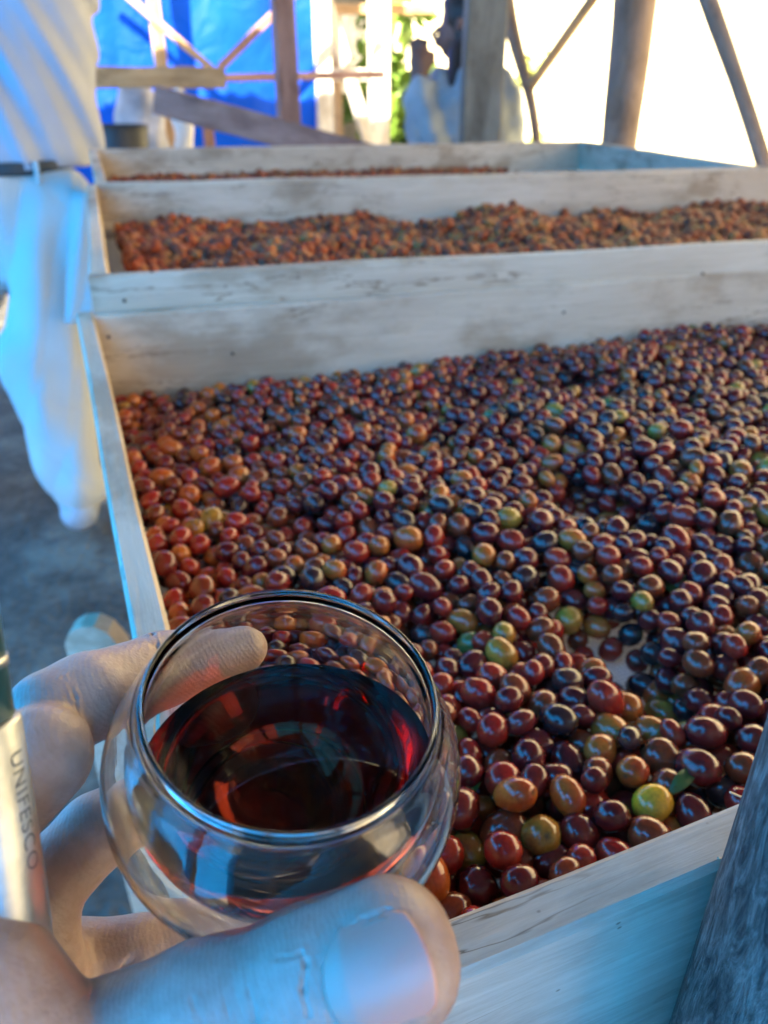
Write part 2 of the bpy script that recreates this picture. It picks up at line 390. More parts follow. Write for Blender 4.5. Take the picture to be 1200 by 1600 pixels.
def skin_mat():
    m, n, b, _ = mat('hand_skin'); L = n.links; v = coords(n)
    g = N(n, 'ShaderNodeTexNoise', Scale=70, Detail=6, Roughness=.6); L.new(v, g.inputs['Vector'])
    c = ramp(n, g.outputs[0], [(.3, (.30, .195, .16)), (.5, (.38, .26, .215)), (.72, (.45, .325, .275))])
    sp = N(n, 'ShaderNodeTexNoise', Scale=420, Detail=3); L.new(v, sp.inputs['Vector'])
    c = mixc(n, .3, c, mixc(n, 1.0, c, ramp(n, sp.outputs[0], [(.3, (.72, .66, .64)), (.6, (1.06, 1.06, 1.06))]), 'MULTIPLY'))
    L.new(c, b.inputs['Base Color']); b.inputs['Roughness'].default_value = .46
    b.inputs['Subsurface Weight'].default_value = .18; b.inputs['Subsurface Radius'].default_value = (1, .35, .2); b.inputs['Subsurface Scale'].default_value = .003
    # skin ridges run round the fingers
    mp = nt_map(n, (1, 1, 1), tuple(rgt*.85+upv*.5))
    wv = N(n, 'ShaderNodeTexWave', Scale=330.0, Distortion=6.0, Detail=2.0); wv.inputs['Detail Scale'].default_value = .6; wv.bands_direction = 'X'; L.new(mp, wv.inputs['Vector'])
    vo = N(n, 'ShaderNodeTexVoronoi', Scale=950, feature='DISTANCE_TO_EDGE'); L.new(v, vo.inputs['Vector'])
    nb = bump(n, None, wv.outputs[0], .28, .00011); nb = bump(n, None, vo.outputs['Distance'], .35, .0003, nb); bump(n, b, sp.outputs[0], .3, .0004, nb)
    return m
def nt_map(n, scale, d):
    """vector whose X runs along direction d"""
    tc = n.nodes.new('ShaderNodeTexCoord'); mp = n.nodes.new('ShaderNodeMapping')
    mp.inputs['Rotation'].default_value = Vector(d).rotation_difference(Vector((1, 0, 0))).to_euler()
    n.links.new(tc.outputs['Object'], mp.inputs[0]); return mp.outputs[0]
M['skin'] = skin_mat()
def nail_mat():
    m, n, b, _ = mat('finger_nail'); b.inputs['Base Color'].default_value = (.50, .27, .22, 1); b.inputs['Roughness'].default_value = .4
    b.inputs['Coat Weight'].default_value = .25; b.inputs['Coat Roughness'].default_value = .3; b.inputs['Subsurface Weight'].default_value = .2; b.inputs['Subsurface Scale'].default_value = .002
    v = coords(n); g = N(n, 'ShaderNodeTexNoise', Scale=180, Detail=2); n.links.new(v, g.inputs['Vector']); bump(n, b, g.outputs[0], .3, .0004); return m
M['nail'] = nail_mat()
M['steel'] = simple('brushed_steel', (.50, .51, .50), .42, 140, .18, metal=1.0, bd=.0001, bs=900)
M['teal'] = simple('dark_teal_plastic', (.015, .06, .075), .3)
M['ink'] = simple('grey_print', (.10, .11, .12), .5)
M['dirt'] = simple('brown_speck', (.25, .10, .04), .8)

# ------------------------------------------------------------------ ground and far country
def sheet(name, x0, x1, y0, y1, z, m, nx=2, ny=2, amp=0, sc=1):
    xs = np.linspace(x0, x1, nx); ys = np.linspace(y0, y1, ny); V = []
    for y in ys:
        for x in xs: V.append((x, y, z+(mnoise.noise(Vector((x*sc, y*sc, 0)))*amp if amp else 0)))
    F = [(j*nx+i, j*nx+i+1, (j+1)*nx+i+1, (j+1)*nx+i) for j in range(ny-1) for i in range(nx-1)]
    return link(name, npmesh(name, V, F), m, None, True)
tag(sheet('ground', -250, 250, -250, 250, -.02, M['yard']), kind='structure')
tag(sheet('floor', -7, 2.4, -1.6, 8.0, .0, M['ground'], 90, 60, .012, 2.5), kind='structure')
def hills():
    V = []; F = []; nx, ny = 60, 10
    for j in range(ny):
        for i in range(nx):
            a = R(-60+150*i/(nx-1)); r = 60+j*14
            h = (j/(ny-1))**.7*(9+5*mnoise.noise(Vector((a*3, j*.2, 3))))
            V.append((r*math.sin(a), r*math.cos(a), h-.3))
    F = [(j*nx+i, j*nx+i+1, (j+1)*nx+i+1, (j+1)*nx+i) for j in range(ny-1) for i in range(nx-1)]
    return tag(link('hills', npmesh('hills', V, F), M['hill'], None, True), kind='structure')
hills()
def bounce_bank():
    # added pale rise, shaped to bounce warm sunlight into the shed
    V = []; F = []; nx, ny = 96, 14
    for j in range(ny):
        for i in range(nx):
            a = R(14+140*i/(nx-1)); r0 = 8.6-4.9*min(1, max(0, (math.degrees(a)-20)/60)); r = r0+j*.62
            h = 7.2*(j/(ny-1))**.85*(1+.25*mnoise.noise(Vector((a*4, j*.3, 1))))+.12*mnoise.noise(Vector((a*20, j*.8, 1)))
            h *= min(1, .55+i/18)
            V.append((r*math.sin(a), r*math.cos(a), h-.05))
    F = [(j*nx+i, j*nx+i+1, (j+1)*nx+i+1, (j+1)*nx+i) for j in range(ny-1) for i in range(nx-1)]
    return tag(link('bounce_slope', npmesh('bounce_slope', V, F), M['bounce_bank'], None, True), kind='structure')
bounce_bank()

def plant(name, base, h, rad, nleaf, lsize, m, label, cat, group=None, stems=5, zlow=.1):
    root = empty(name, base, label, cat, group); base = Vector(base)
    for k in range(stems):
        a = random.random()*6.28; t = base+Vector((math.cos(a)*rad*.5, math.sin(a)*rad*.5, h*(.7+.25*random.random())))
        mid = base.lerp(t, .5)+Vector((random.uniform(-1, 1), random.uniform(-1, 1), 0))*rad*.12
        pole('stem', [base+Vector((math.cos(a)*.03, math.sin(a)*.03, -.03)), mid, t], [.02*h/2, .015*h/2, .006*h/2], M['trunk'], root, n=7, step=.2)
    V = []; F = []; clumps = [(rng.normal(size=3)*[.5, .5, .28]*np.array([rad, rad, h*.9])+[0, 0, h*(.5+zlow)]) for _ in range(max(8, nleaf//55))]
    for i in range(nleaf):
        c = clumps[i % len(clumps)]+rng.normal(size=3)*rad*.16
        if c[2] < .05: continue
        d = rng.normal(size=3); d[2] -= .4; d /= np.linalg.norm(d); s = np.cross(d, rng.normal(size=3)); s /= np.linalg.norm(s)
        nn = np.cross(d, s); L_ = lsize*(.6+.8*random.random()); W = L_*.27; b0 = len(V); p = np.array(base)+c
        V += [p, p+d*L_*.45+s*W, p+d*L_-nn*L_*.15, p+d*L_*.45-s*W]; F.append((b0, b0+1, b0+2, b0+3))
    tag(link('foliage', npmesh('foliage', V, F), m, root), kind='stuff'); return root
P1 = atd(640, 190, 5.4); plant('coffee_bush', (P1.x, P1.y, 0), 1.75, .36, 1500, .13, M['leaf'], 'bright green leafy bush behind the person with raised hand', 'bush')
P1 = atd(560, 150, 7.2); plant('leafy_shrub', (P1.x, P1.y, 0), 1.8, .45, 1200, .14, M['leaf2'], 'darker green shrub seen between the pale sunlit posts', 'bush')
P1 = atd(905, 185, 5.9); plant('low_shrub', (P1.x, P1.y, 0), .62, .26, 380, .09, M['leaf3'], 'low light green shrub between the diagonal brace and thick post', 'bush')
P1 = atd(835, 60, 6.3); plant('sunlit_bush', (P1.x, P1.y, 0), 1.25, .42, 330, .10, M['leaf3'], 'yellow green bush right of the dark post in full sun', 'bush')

# ------------------------------------------------------------------ shed
shed = empty('open_shed', (0.3, 3.0, 0), 'open timber shed with round log posts over the drying trays', 'shed')
ROOF = 2.55
def vpost(px, py, d, wpx, m, parent, z1=ROOF, z0=-.02, square=False, top_scale=1.0, name='post'):
    p = atd(px, py, d); r = wpx*d/FPX/2
    if square: return beam(name, (p.x, p.y, z0), (p.x, p.y, z1), r*2, r*2, m, parent, bev=.006, rough=.003, seg=14, up=Vector((rgt.x, rgt.y, 0)))
    return pole(name, [(p.x, p.y, z0), (p.x, p.y, z1)], [r, r*top_scale], m, parent, n=24, lump=.05)
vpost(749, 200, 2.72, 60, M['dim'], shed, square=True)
# the thick log post leans a little
a_, b_ = atd(967, 228, 2.55), atd(993, 0, 2.60); dv = (b_-a_)
pole('post', [a_+dv*(-(a_.z+.02)/dv.z), a_, b_, a_+dv*((ROOF-a_.z)/dv.z)], [.056, .058, .074, .082], M['post'], shed, n=28, lump=.035)
pole('brace', [atd(828, 137, 2.9), atd(925, 0, 2.75), atd(1035, -155, 2.6)], [.019, .021, .022], M['tan'], shed, n=14, lump=.05)
pole('brace', [atd(846, 300, 2.95), atd(832, 150, 2.93), atd(806, 80, 2.9), atd(790, 0, 2.88), atd(775, -140, 2.85)], [.016, .020, .026, .030, .03], M['post'], shed, n=14, lump=.05)
pole('brace', [atd(1215, 330, 2.25), atd(1190, 240, 2.2), atd(1150, 120, 2.25), atd(1122, 45, 2.3), atd(1085, -60, 2.35), atd(1040, -170, 2.4)], [.024, .023, .024, .026, .027, .027], M['post'], shed, n=16, lump=.06)
# roof: rafters and grey sheets, low pitch
for i in range(6):
    x = -1.36+i*.7
    beam('rafter', (x, -1.6, ROOF+.02), (x, 3.15, ROOF+.02), .06, .10, M['roofwood'], shed, bev=.004, seg=6)
def roof_sheet(x0, x1, y0, y1):
    n = 60; V = []
    for y in (y0, y1):
        for i in range(n+1): V.append((x0+(x1-x0)*i/n, y, ROOF+.10+.012*math.sin(i*1.4)+(.0 if y == y0 else .03)))
    F = [(i, i+1, n+2+i, n+1+i) for i in range(n)]
    link('roof_sheet', npmesh('roof_sheet', V, F), M['roofsheet'], shed, True)
for i in range(1, 4):
    for j in range(4):
        if (i, j) == (1, 0): continue
        if (i, j) == (1, 1):
            roof_sheet(-1.42, -.58, .28, .78); continue
        roof_sheet(-3.4+i*1.4-.02+(.6 if i == 1 else 0), -3.4+(i+1)*1.4+.02, -1.7+j*1.225, -1.7+(j+1)*1.225+.03)
# the side behind the photographer: posts, low plank wall, tarpaulins
for x in (-1.38, -.62, .42, 2.15): pole('post', [(x, -1.4, -.02), (x, -1.4, ROOF)], [.06, .055], M['post'], shed, n=14, step=.3)
for y in (-.6, 1.2, 3.2): pole('post', [(-1.38, y, -.02), (-1.38, y, ROOF)], [.06, .055], M['post'], shed, n=14, step=.3)
for k in range(6): beam('wall_plank', (-1.4, -1.48, .10+k*.2), (.40, -1.48, .10+k*.2), .022, .19, M['plankwall'], shed, seg=8)
def tarp_mesh(name, A, B, z0, z1, m, label, amp=.02, parent=None, nx=40, nz=26):
    A, B = Vector(A), Vector(B); d = B-A; nr = Vector((-d.y, d.x, 0)).normalized(); V = []
    for j in range(nz+1):
        for i in range(nx+1):
            u, v = i/nx, j/nz; p = A+d*u; q = Vector((u*5, v*3, 2))
            off = amp*(mnoise.noise(q)*2+mnoise.noise(q*3)*.8)+amp*.5*math.sin(u*19+v*3)
            V.append((p.x+nr.x*off, p.y+nr.y*off, z0+(z1-z0)*v+.02*mnoise.noise(Vector((u*6, v, 5)))))
    F = [(j*(nx+1)+i, j*(nx+1)+i+1, (j+1)*(nx+1)+i+1, (j+1)*(nx+1)+i) for j in range(nz) for i in range(nx)]
    return tag(link(name, npmesh(name, V, F), m, None, True), label, 'tarpaulin')
tarp_mesh('blue_tarpaulin', (-1.30, -1.44, 0), (.10, -1.44, 0), 1.12, 2.46, M['tarp_roof'], 'blue tarpaulin hung on the shed side behind the photographer')
rt = []; F_r = []  # unseen roof sheet, placed up left so blue light falls on that side
for j in range(21):
    for i in range(25):
        x, y = -1.42+i*.84/24, -1.72+j*2.03/20; rt.append((x, y, ROOF+.115+.015*mnoise.noise(Vector((x*4, y*4, 1)))-.02*math.sin(math.pi*i/6)**2))
F_r = [(j*25+i, j*25+i+1, (j+1)*25+i+1, (j+1)*25+i) for j in range(20) for i in range(24)]
tag(link('blue_tarpaulin', npmesh('blue_tarpaulin', rt, F_r), M['tarp_roof'], None, True), 'unseen blue tarpaulin added over the roof gap to tint light from the upper left', 'tarpaulin')
tarp_mesh('blue_tarpaulin', (-1.32, -1.4, 0), (-1.32, 3.6, 0), .35, 2.5, M['tarp_roof'], 'unseen blue tarpaulin added on the left side of the shed to throw blue light in')  # out of view, added and sized to colour the left side blue

# ------------------------------------------------------------------ neighbour frame with the blue tarp in view
TY = 4.75
tl = atd(130, 100, 4.4); 
tarp_mesh('blue_tarpaulin', (-.35, TY, 0), (1.47, TY, 0), .05, 2.7, M['tarp'], 'sunlit bright blue tarpaulin wall behind the wooden frame', amp=.03, nx=70, nz=40)
fr = empty('timber_frame', (0.8, 4.4, 0), 'timber frame of posts, rails and braces before the blue tarpaulin', 'frame')
def ray_y(px, py, y):
    r = fwd + rgt*((px-600)/FPX) + upv*((800-py)/FPX); return Vector((0, 0, CAM_H))+r*(y/r.y)
def seg(name, a, b, y, wpx, m, ext=(0, 0), flat=.5, yb=None, parent=fr, rnd=False):
    A, B = ray_y(*a, y), ray_y(*b, yb if yb else y); d = (B-A).normalized(); A = A-d*ext[0]; B = B+d*ext[1]
    wd = wpx*(A-Vector((0, 0, 1.2))).dot(fwd)/FPX
    if rnd: return pole(name, [A, B], [wd/2, wd/2], m, parent, n=12, lump=.06)
    return beam(name, A, B, wd*flat, wd, m, parent, bev=.004, rough=.003, seg=8) if abs(d.z) < .8 else beam(name, A, B, wd, wd*flat, m, parent, bev=.004, rough=.003, seg=8, up=Vector((0, 1, 0)))
pv = ray_y(250, 60, 4.55)
beam('post', (pv.x, 4.55, 0), (pv.x-.02, 4.55, 2.6), .058, .05, M['tan'], fr, up=Vector((0, 1, 0)))
seg('brace', (335, 112), (216, 8), 4.50, 11, M['tan'], (0, .35))
seg('brace', (343, 106), (430, 20), 4.45, 12, M['rose'], (0, .5))
seg('rail', (100, 120), (352, 122), 3.9, 34, M['tan'], (.8, 0), .35)
seg('rail', (345, 122), (600, 116), 4.60, 11, M['rose'], (0, 0), .7)
pv = ray_y(446, 90, 3.55); beam('post', (pv.x, 3.55, 0), (pv.x, 3.55, 2.6), .085, .07, M['rose'], fr, up=Vector((0, 1, 0)))
seg('brace', (250, 158), (548, 238), 3.4, 40, M['rose'], (0.02, .6), .3, yb=3.0)
pv = ray_y(262, 200, 4.3); beam('post', (pv.x, 4.3, 0), (pv.x, 4.3, 1.14), .06, .05, M['tan'], fr, up=Vector((0, 1, 0)))
pv = ray_y(326, 210, 4.5); beam('post', (pv.x, 4.5, 0), (pv.x, 4.5, 1.05), .05, .05, M['rose'], fr, up=Vector((0, 1, 0)))
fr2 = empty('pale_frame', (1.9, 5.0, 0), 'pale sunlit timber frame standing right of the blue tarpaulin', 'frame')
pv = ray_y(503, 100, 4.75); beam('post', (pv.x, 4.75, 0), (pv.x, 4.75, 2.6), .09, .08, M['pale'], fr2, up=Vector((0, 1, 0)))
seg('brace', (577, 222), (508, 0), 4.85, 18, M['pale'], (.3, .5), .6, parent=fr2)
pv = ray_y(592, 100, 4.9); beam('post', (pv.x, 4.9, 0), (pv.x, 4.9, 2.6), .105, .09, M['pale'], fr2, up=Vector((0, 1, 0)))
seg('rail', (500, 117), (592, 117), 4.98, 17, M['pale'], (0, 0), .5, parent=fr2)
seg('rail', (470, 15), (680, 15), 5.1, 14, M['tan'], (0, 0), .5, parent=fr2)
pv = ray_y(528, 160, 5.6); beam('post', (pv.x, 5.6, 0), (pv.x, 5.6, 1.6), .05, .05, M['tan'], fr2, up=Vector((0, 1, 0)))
# dull hut behind the pale frame
hut = empty('grey_hut', (2.2, 6.6, 0), 'grey green plank hut behind the pale frame', 'hut')
for k in range(8):
    a = ray_y(487, 100, 6.3).x+k*.09*1.0
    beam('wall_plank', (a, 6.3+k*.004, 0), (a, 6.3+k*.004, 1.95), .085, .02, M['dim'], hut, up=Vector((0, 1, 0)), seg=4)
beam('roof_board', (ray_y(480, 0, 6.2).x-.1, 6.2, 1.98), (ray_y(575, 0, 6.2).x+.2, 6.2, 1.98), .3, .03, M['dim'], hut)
# sacks standing at the foot of the tarp
def sack(name, px, py, y, w_, h_, m, label, lean=0):
    c = ray_y(px, py, y); g = SDF((c.x-w_, y-w_, -.02), (c.x+w_, y+w_, h_+.12), .014)
    D = g.chain([(c.x, y, w_*.42), (c.x+lean*.5, y, h_*.55), (c.x+lean, y, h_)], [w_*.46, w_*.5, w_*.3], flat=(0, 1, 0), k=1.35, sm=.05)
    P = g.P; D += .006*np.sin(P[..., 2]*38+P[..., 0]*25)+.005*np.sin(P[..., 0]*60-P[..., 2]*21+3)
    g.add(D); me = g.mesh(name); return tag(link(name, me, m, None, True), label, 'sack')
sack('sack', 205, 200, 4.1, .34, 1.12, M['sack'], 'grey blue shiny sack at the left foot of the tarpaulin', .05)
sack('sack', 285, 200, 3.9, .13, 1.16, M['whitebag'], 'narrow white sack beside the tan stud under the rail')
bk = ray_y(185, 205, 3.7)
bm = lathe(catmull([(.0, 0), (.09, 0), (.10, .01), (.12, .26), (.122, .27), (.11, .262), (.09, .02), (0, .02)], 4), 32)
me = bpy.data.meshes.new('bucket'); bm.to_mesh(me); bm.free()
o = link('bucket', me, M['belt'], None, True); o.location = (bk.x, 3.7, .78); tag(o, 'dark bucket on a stand left of the grey sack', 'bucket')
st = empty('wooden_stand', (bk.x, 3.7, 0), 'low wooden stand under the dark bucket', 'stand')
beam('top', (bk.x-.2, 3.7, .765), (bk.x+.16, 3.7, .765), .3, .025, M['dim'], st)
for sx in (-.17, .13):
    for sy in (-.11, .11): beam('leg', (bk.x+sx, 3.7+sy, 0), (bk.x+sx, 3.7+sy, .75), .035, .035, M['dim'], st, up=Vector((0, 1, 0)), seg=3)

# ------------------------------------------------------------------ drying trays
T = 1.02
def nail(p, parent, nrm=Vector((0, 0, 1)), r=.0016):
    bm = bmesh.new(); bmesh.ops.create_cone(bm, cap_ends=True, segments=10, radius1=r, radius2=r*.8, depth=.0012)
    me = bpy.data.meshes.new('nail_head'); bm.to_mesh(me); bm.free(); o = link('nail_head', me, M['nailhead'])
    o.matrix_basis = Matrix.Translation(p) @ nrm.to_track_quat('Z', 'Y').to_matrix().to_4x4(); par(o, parent)
def tray(c00, c10, c11, c01, top, th, bh, net_z, label, m, mfront=None, legs=True):
    """corners are the INNER corners front-left, front-right, back-right, back-left"""
    c = [Vector((*p, 0)) for p in (c00, c10, c11, c01)]
    root = empty('drying_tray', ((c[0]+c[1]+c[2]+c[3])/4), label, 'tray', 'wooden drying trays of coffee cherries')
    zc = top-bh/2; Z = Vector((0, 0, 1))
    def side(a, b, nm, mm, ext0=0, ext1=0, dz=0):
        d = (b-a).normalized(); out = Vector((d.y, -d.x, 0))
        A = a-d*ext0+out*th/2+Z*(zc+dz); B = b+d*ext1+out*th/2+Z*(zc+dz)
        return beam(nm, A, B, th, bh, mm, root, bev=.0018, rough=.0008, seg=40)
    side(c[0], c[1], 'long_board', mfront or m, th, 0)
    side(c[1], c[2], 'end_board', m, th, 0, .001)
    side(c[2], c[3], 'long_board', m, th, 0, -.001)
    side(c[3], c[0], 'end_board', m, th, 0, .001)
    # net and the battens that carry it
    nx, ny = 60, 30; V = []
    for j in range(ny+1):
        for i in range(nx+1):
            u, v = i/nx, j/ny; p = c[0].lerp(c[1], u).lerp(c[3].lerp(c[2], u), v)
            V.append((p.x, p.y, net_z-.004*math.sin(u*math.pi*6)**2*math.sin(v*math.pi)))
    F = [(j*(nx+1)+i, j*(nx+1)+i+1, (j+1)*(nx+1)+i+1, (j+1)*(nx+1)+i) for j in range(ny) for i in range(nx)]
    link('net', npmesh('net', V, F), M['net'], root, True)
    for k in range(5):
        u = .1+k*.2; a = c[0].lerp(c[1], u); b = c[3].lerp(c[2], u)
        beam('batten', a+Z*(net_z-.022), b+Z*(net_z-.022), .03, .02, m, root, seg=4)
    for a, s in ((c[0].lerp(c[1], .06).lerp(c[3], .04), 1), (c[1].lerp(c[0], .04).lerp(c[2], .04), 1), (c[2].lerp(c[3], .04).lerp(c[1], .04), 1), (c[3].lerp(c[2], .06).lerp(c[0], .04), 1)):
        beam('leg', a+Z*0, a+Z*(net_z-.034), .045, .045, m, root, up=Vector((0, 1, 0)), seg=5)
    for k in range(3):
        nail(c[0].lerp(c[1], .02+k*.3)+Vector((0, -th*.5, top+.0006)), root)
    d0 = (c[1]-c[0]).normalized(); o0 = Vector((d0.y, -d0.x, 0)); d2 = (c[2]-c[3]).normalized(); o2 = Vector((d2.y, -d2.x, 0))
    for L_, zz in ((.012, -.022), (.013, -.072), (.62, -.03), (.98, -.06)): nail(c[0]+d0*L_+o0*(th+.0008)+Vector((0, 0, top+zz)), root, o0, .0017)
    for L_, zz in ((.010, -.020), (.12, -.045), (.47, -.03), (.83, -.05)): nail(c[3]+d2*L_+o2*.0008+Vector((0, 0, top+zz)), root, o2, .0016)
    for k in range(7):
        q = c[0]+d0*(.03+.23*k*random.random()); L_ = random.uniform(.002, .006); a_ = Vector((q.x, q.y, top))+o0*random.choice((.0, th))
        beam('splinter', a_-Vector((0, 0, .0004)), a_+Vector((random.uniform(-1, 1), random.uniform(-.6, .6), random.uniform(.1, .5)))*L_, .0007, .0005, m, root, bev=.0001, rough=0, seg=1)
    return root, c
TH = .0145
t1, c1 = tray((.0105, .1045), (1.75, .112), (1.75, .565), (.0105, .735), T, TH, .105, .9215, 'near wooden tray of glossy fresh coffee cherries by the rough post', M['tray'], M['tray_near'])
t2, c2 = tray((.030, .765), (1.95, .535), (1.95, 1.235), (.066, 1.512), T+.030, .016, .105, T-.058, 'middle wooden tray of drying cherries behind the fresh ones', M['tray'])
t3, c3 = tray((.085, 1.545), (1.36, 1.345), (1.53, 2.22), (.122, 2.40), T+.032, .02, .105, T-.05, 'farthest wooden tray with a thin layer of dark cherries', M['tray'])
def sticker(px, py, d, w_):
    pass

# ------------------------------------------------------------------ cherries
def ico(sub):
    bm = bmesh.new(); bmesh.ops.create_icosphere(bm, subdivisions=sub, radius=1); bm.verts.ensure_lookup_table()
    V = np.array([v.co[:] for v in bm.verts]); F = np.array([[v.index for v in f.verts] for f in bm.faces]); bm.free(); return V, F
ICO = {s: ico(s) for s in (1, 2, 3)}
def shape(V, el, dent=True, seed=0, wr=.0):
    V = V.copy(); r_ = np.random.default_rng(seed)
    z = V[:, 2]; rr = np.hypot(V[:, 0], V[:, 1])
    if dent:
        V[:, 2] += -.13*np.exp(-(rr/.22)**2)*(z > 0)+.05*np.exp(-((rr-.3)/.12)**2)*(z > 0)
        V[:, 2] += .10*np.exp(-(rr/.2)**2)*(z < 0)
    if wr:
        d = r_.normal(size=(5, 3)); ph = r_.random(5)*6
        V *= (1+wr*sum(np.sin(3.1*(V@d[i])+ph[i]) for i in range(5))/2)[:, None]
    V[:, 2] *= el; V[:, 0] *= 1+.05*r_.normal(); return V
def disc_attr(me, V, n):
    rr = np.hypot(V[:, 0], V[:, 1]); d = np.where(V[:, 2] > 0, np.exp(-(rr/.19)**4), .8*np.exp(-(rr/.10)**2)).astype(np.float32)
    a = me.attributes.new('disc', 'FLOAT', 'POINT'); a.data.foreach_set('value', np.tile(d, n))
def rotm(n):
    q = rng.normal(size=(n, 4)); q /= np.linalg.norm(q, axis=1)[:, None]; w_, x, y, z = q.T
    return np.stack([1-2*(y*y+z*z), 2*(x*y-z*w_), 2*(x*z+y*w_), 2*(x*y+z*w_), 1-2*(x*x+z*z), 2*(y*z-x*w_), 2*(x*z-y*w_), 2*(y*z+x*w_), 1-2*(x*x+y*y)], 1).reshape(n, 3, 3)
def flat_rot(n):
    """mostly lying on their sides"""
    out = np.zeros((n, 3, 3)); az = rng.random(n)*2*math.pi; tl_ = rng.normal(size=n)*.45
    d = np.stack([np.cos(az)*np.cos(tl_), np.sin(az)*np.cos(tl_), np.sin(tl_)], 1)
    a = np.cross(d, rng.normal(size=(n, 3))); a /= np.linalg.norm(a, axis=1)[:, None]; b = np.cross(d, a)
    out[:, :, 0] = a; out[:, :, 1] = b; out[:, :, 2] = d; return out
CR = .0070
holes = [(a_, b_, c_*1.02, d_) for a_, b_, c_, d_ in [(*atz(940, 1050, .925)[:2], .0135, 1.0), (*atz(890, 822, .925)[:2], .0145, 1.1), (*atz(950, 850, .925)[:2], .0145, 1.2), (*atz(1022, 1165, .925)[:2], .0095, 1.0), (*atz(1000, 865, .928)[:2], .009, 1.2), (*atz(985, 1100, .928)[:2], .006, 1.2), (*atz(895, 640, .93)[:2], .010, 1)]]
def target1(x, y):
    t = min(1, max(0, x/.8)); back = .735-(x*.0977)
    h = .951+.020*t
    h += .010*mnoise.noise(Vector((x*9, y*9, 1)))+.006*mnoise.noise(Vector((x*24, y*24, 4)))
    e = min(x-.0105, y-.1045, back-y)
    h -= .018*math.exp(-max(0, (back-y))/.03)*(1-.5*t)
    for hx, hy, hr, _ in holes:
        d = math.hypot(x-hx, y-hy); h -= .035*math.exp(-(d/(hr*1.5))**2)
    return h
def pack():
    cell = CR*2.3; grid = {}; out = []; net = .9215
    def height(x, y, r):
        z = net+r; cx, cy_ = int(x/cell), int(y/cell)
        for i in (cx-1, cx, cx+1):
            for j in (cy_-1, cy_, cy_+1):
                for (qx, qy, qz, qr) in grid.get((i, j), ()):
                    s2 = (r+qr)**2*.90-(x-qx)**2-(y-qy)**2
                    if s2 > 0:
                        zz = qz+math.sqrt(s2)
                        if zz > z: z = zz
        return z
    rn = random.random
    for it in range(30000):
        y = .1045+rn()*.63; x = .0105+rn()*min(1.73, .40+(y-.1)*1.9)
        r = CR*(1+.12*random.gauss(0, 1)); r = min(max(r, CR*.75), CR*1.25)
        back = .735-x*.0977-r
        lim = lambda x_, y_: x_ > .0115+r and .1055+r < y_ < .734-x_*.0977-r
        if not lim(x, y): continue
        bad = False
        for hx, hy, hr, el in holes:
            if ((x-hx)/el)**2+(y-hy)**2 < (hr*.8+r*.6)**2: bad = True
        if bad: continue
        z = height(x, y, r)
        for st_ in (1.1, .7, .4):
            for _ in range(3):
                a = rn()*6.283; nx_, ny_ = x+math.cos(a)*r*st_, y+math.sin(a)*r*st_
                if not lim(nx_, ny_): continue
                z2 = height(nx_, ny_, r)
                if z2 < z: x, y, z = nx_, ny_, z2
        if z > target1(x, y)+.001: continue
        if any(((x-hx)/el)**2+(y-hy)**2 < (hr*.75+r*.5)**2 for hx, hy, hr, el in holes): continue
        out.append((x, y, z, r)); grid.setdefault((int(x/cell), int(y/cell)), []).append((x, y, z, r))
    return np.array(out)
PK = pack(); print('cherries', len(PK))
wts = np.array([c[2] for c in CH]); wts /= wts.sum()
def project(P):
    v = P-np.array([0, 0, CAM_H]); z = v@np.array(fwd); return 600+FPX*(v@np.array(rgt))/z, 800-FPX*(v@np.array(upv))/z, z
# the colours drift over the tray: riper orange at the left end, darker to the right
n1 = len(PK); cls = np.zeros(n1, int)
for i in range(n1):
    ww = wts.copy(); lft = math.exp(-(PK[i, 0]-.01)/.12); ww[3] *= 1+2.2*lft; ww[2] *= 1+.6*lft; ww[0] *= 1-.4*lft; ww[4] *= 1+.8*lft
    cls[i] = rng.choice(len(CH), p=ww/ww.sum())
el = 1.08+.26*rng.random(n1); RT = flat_rot(n1)
px, py, pz = project(PK[:, :3])
inview = (px > -30) & (px < 1230) & (py > 0) & (py < 1630)
# upper surface: not buried
cell = .012; topz = {}
for i, (x, y, z, r) in enumerate(PK):
    k = (int(x/cell), int(y/cell)); topz[k] = max(topz.get(k, 0), z)
expo = np.array([z > max(topz.get((int(x/cell)+a, int(y/cell)+b), 0) for a in (-1, 0, 1) for b in (-1, 0, 1))-.0125 for (x, y, z, r) in PK])
incup = ((px-445)**2+(py-1190)**2 < 255**2) | ((py > 1400) & (px < 640))
score = np.where(inview & expo & ~incup, PK[:, 3]/pz, 0); order = np.argsort(-score); near = order[:292]; isnear = np.zeros(n1, bool); isnear[near] = True
V3, F3 = ICO[3]; meshes = {}
def cherry_mesh(ci, variant):
    k = (ci, variant)
    if k not in meshes:
        me = npmesh('coffee_cherry', shape(V3, 1.0, True, variant*7+3, .03)*CR, F3); disc_attr(me, V3, 1)
        me.materials.append(M['yellow'] if ci == 99 else CH[ci][1]); me.polygons.foreach_set('use_smooth', [True]*len(me.polygons)); meshes[k] = me
    return meshes[k]
def zone(i):
    x, y = px[i], py[i]
    if y > 1150: return 'near the front board, by the rough post' if x > 1040 else 'near the front board, between glass and post' if x > 840 else 'near the front board, beside the glass'
    if y > 930: return 'among others just right of the glass rim' if x < 850 else 'around the bare net patch in the near tray' if x < 1030 else 'at the right frame edge above the rough post'
    return 'along the left end board above the index finger' if x < 330 else 'in the heap just above the glass' if x < 700 else 'in the near tray well above and right of the glass'
phr = {'maroon': 'dark maroon glossy coffee cherry', 'red': 'bright red glossy coffee cherry', 'brown': 'reddish brown glossy coffee cherry', 'orange': 'orange tinged ripe coffee cherry', 'olive yellow': 'olive yellow unripe coffee cherry', 'green': 'dull green unripe coffee cherry', 'blackened': 'blackened overripe coffee cherry'}
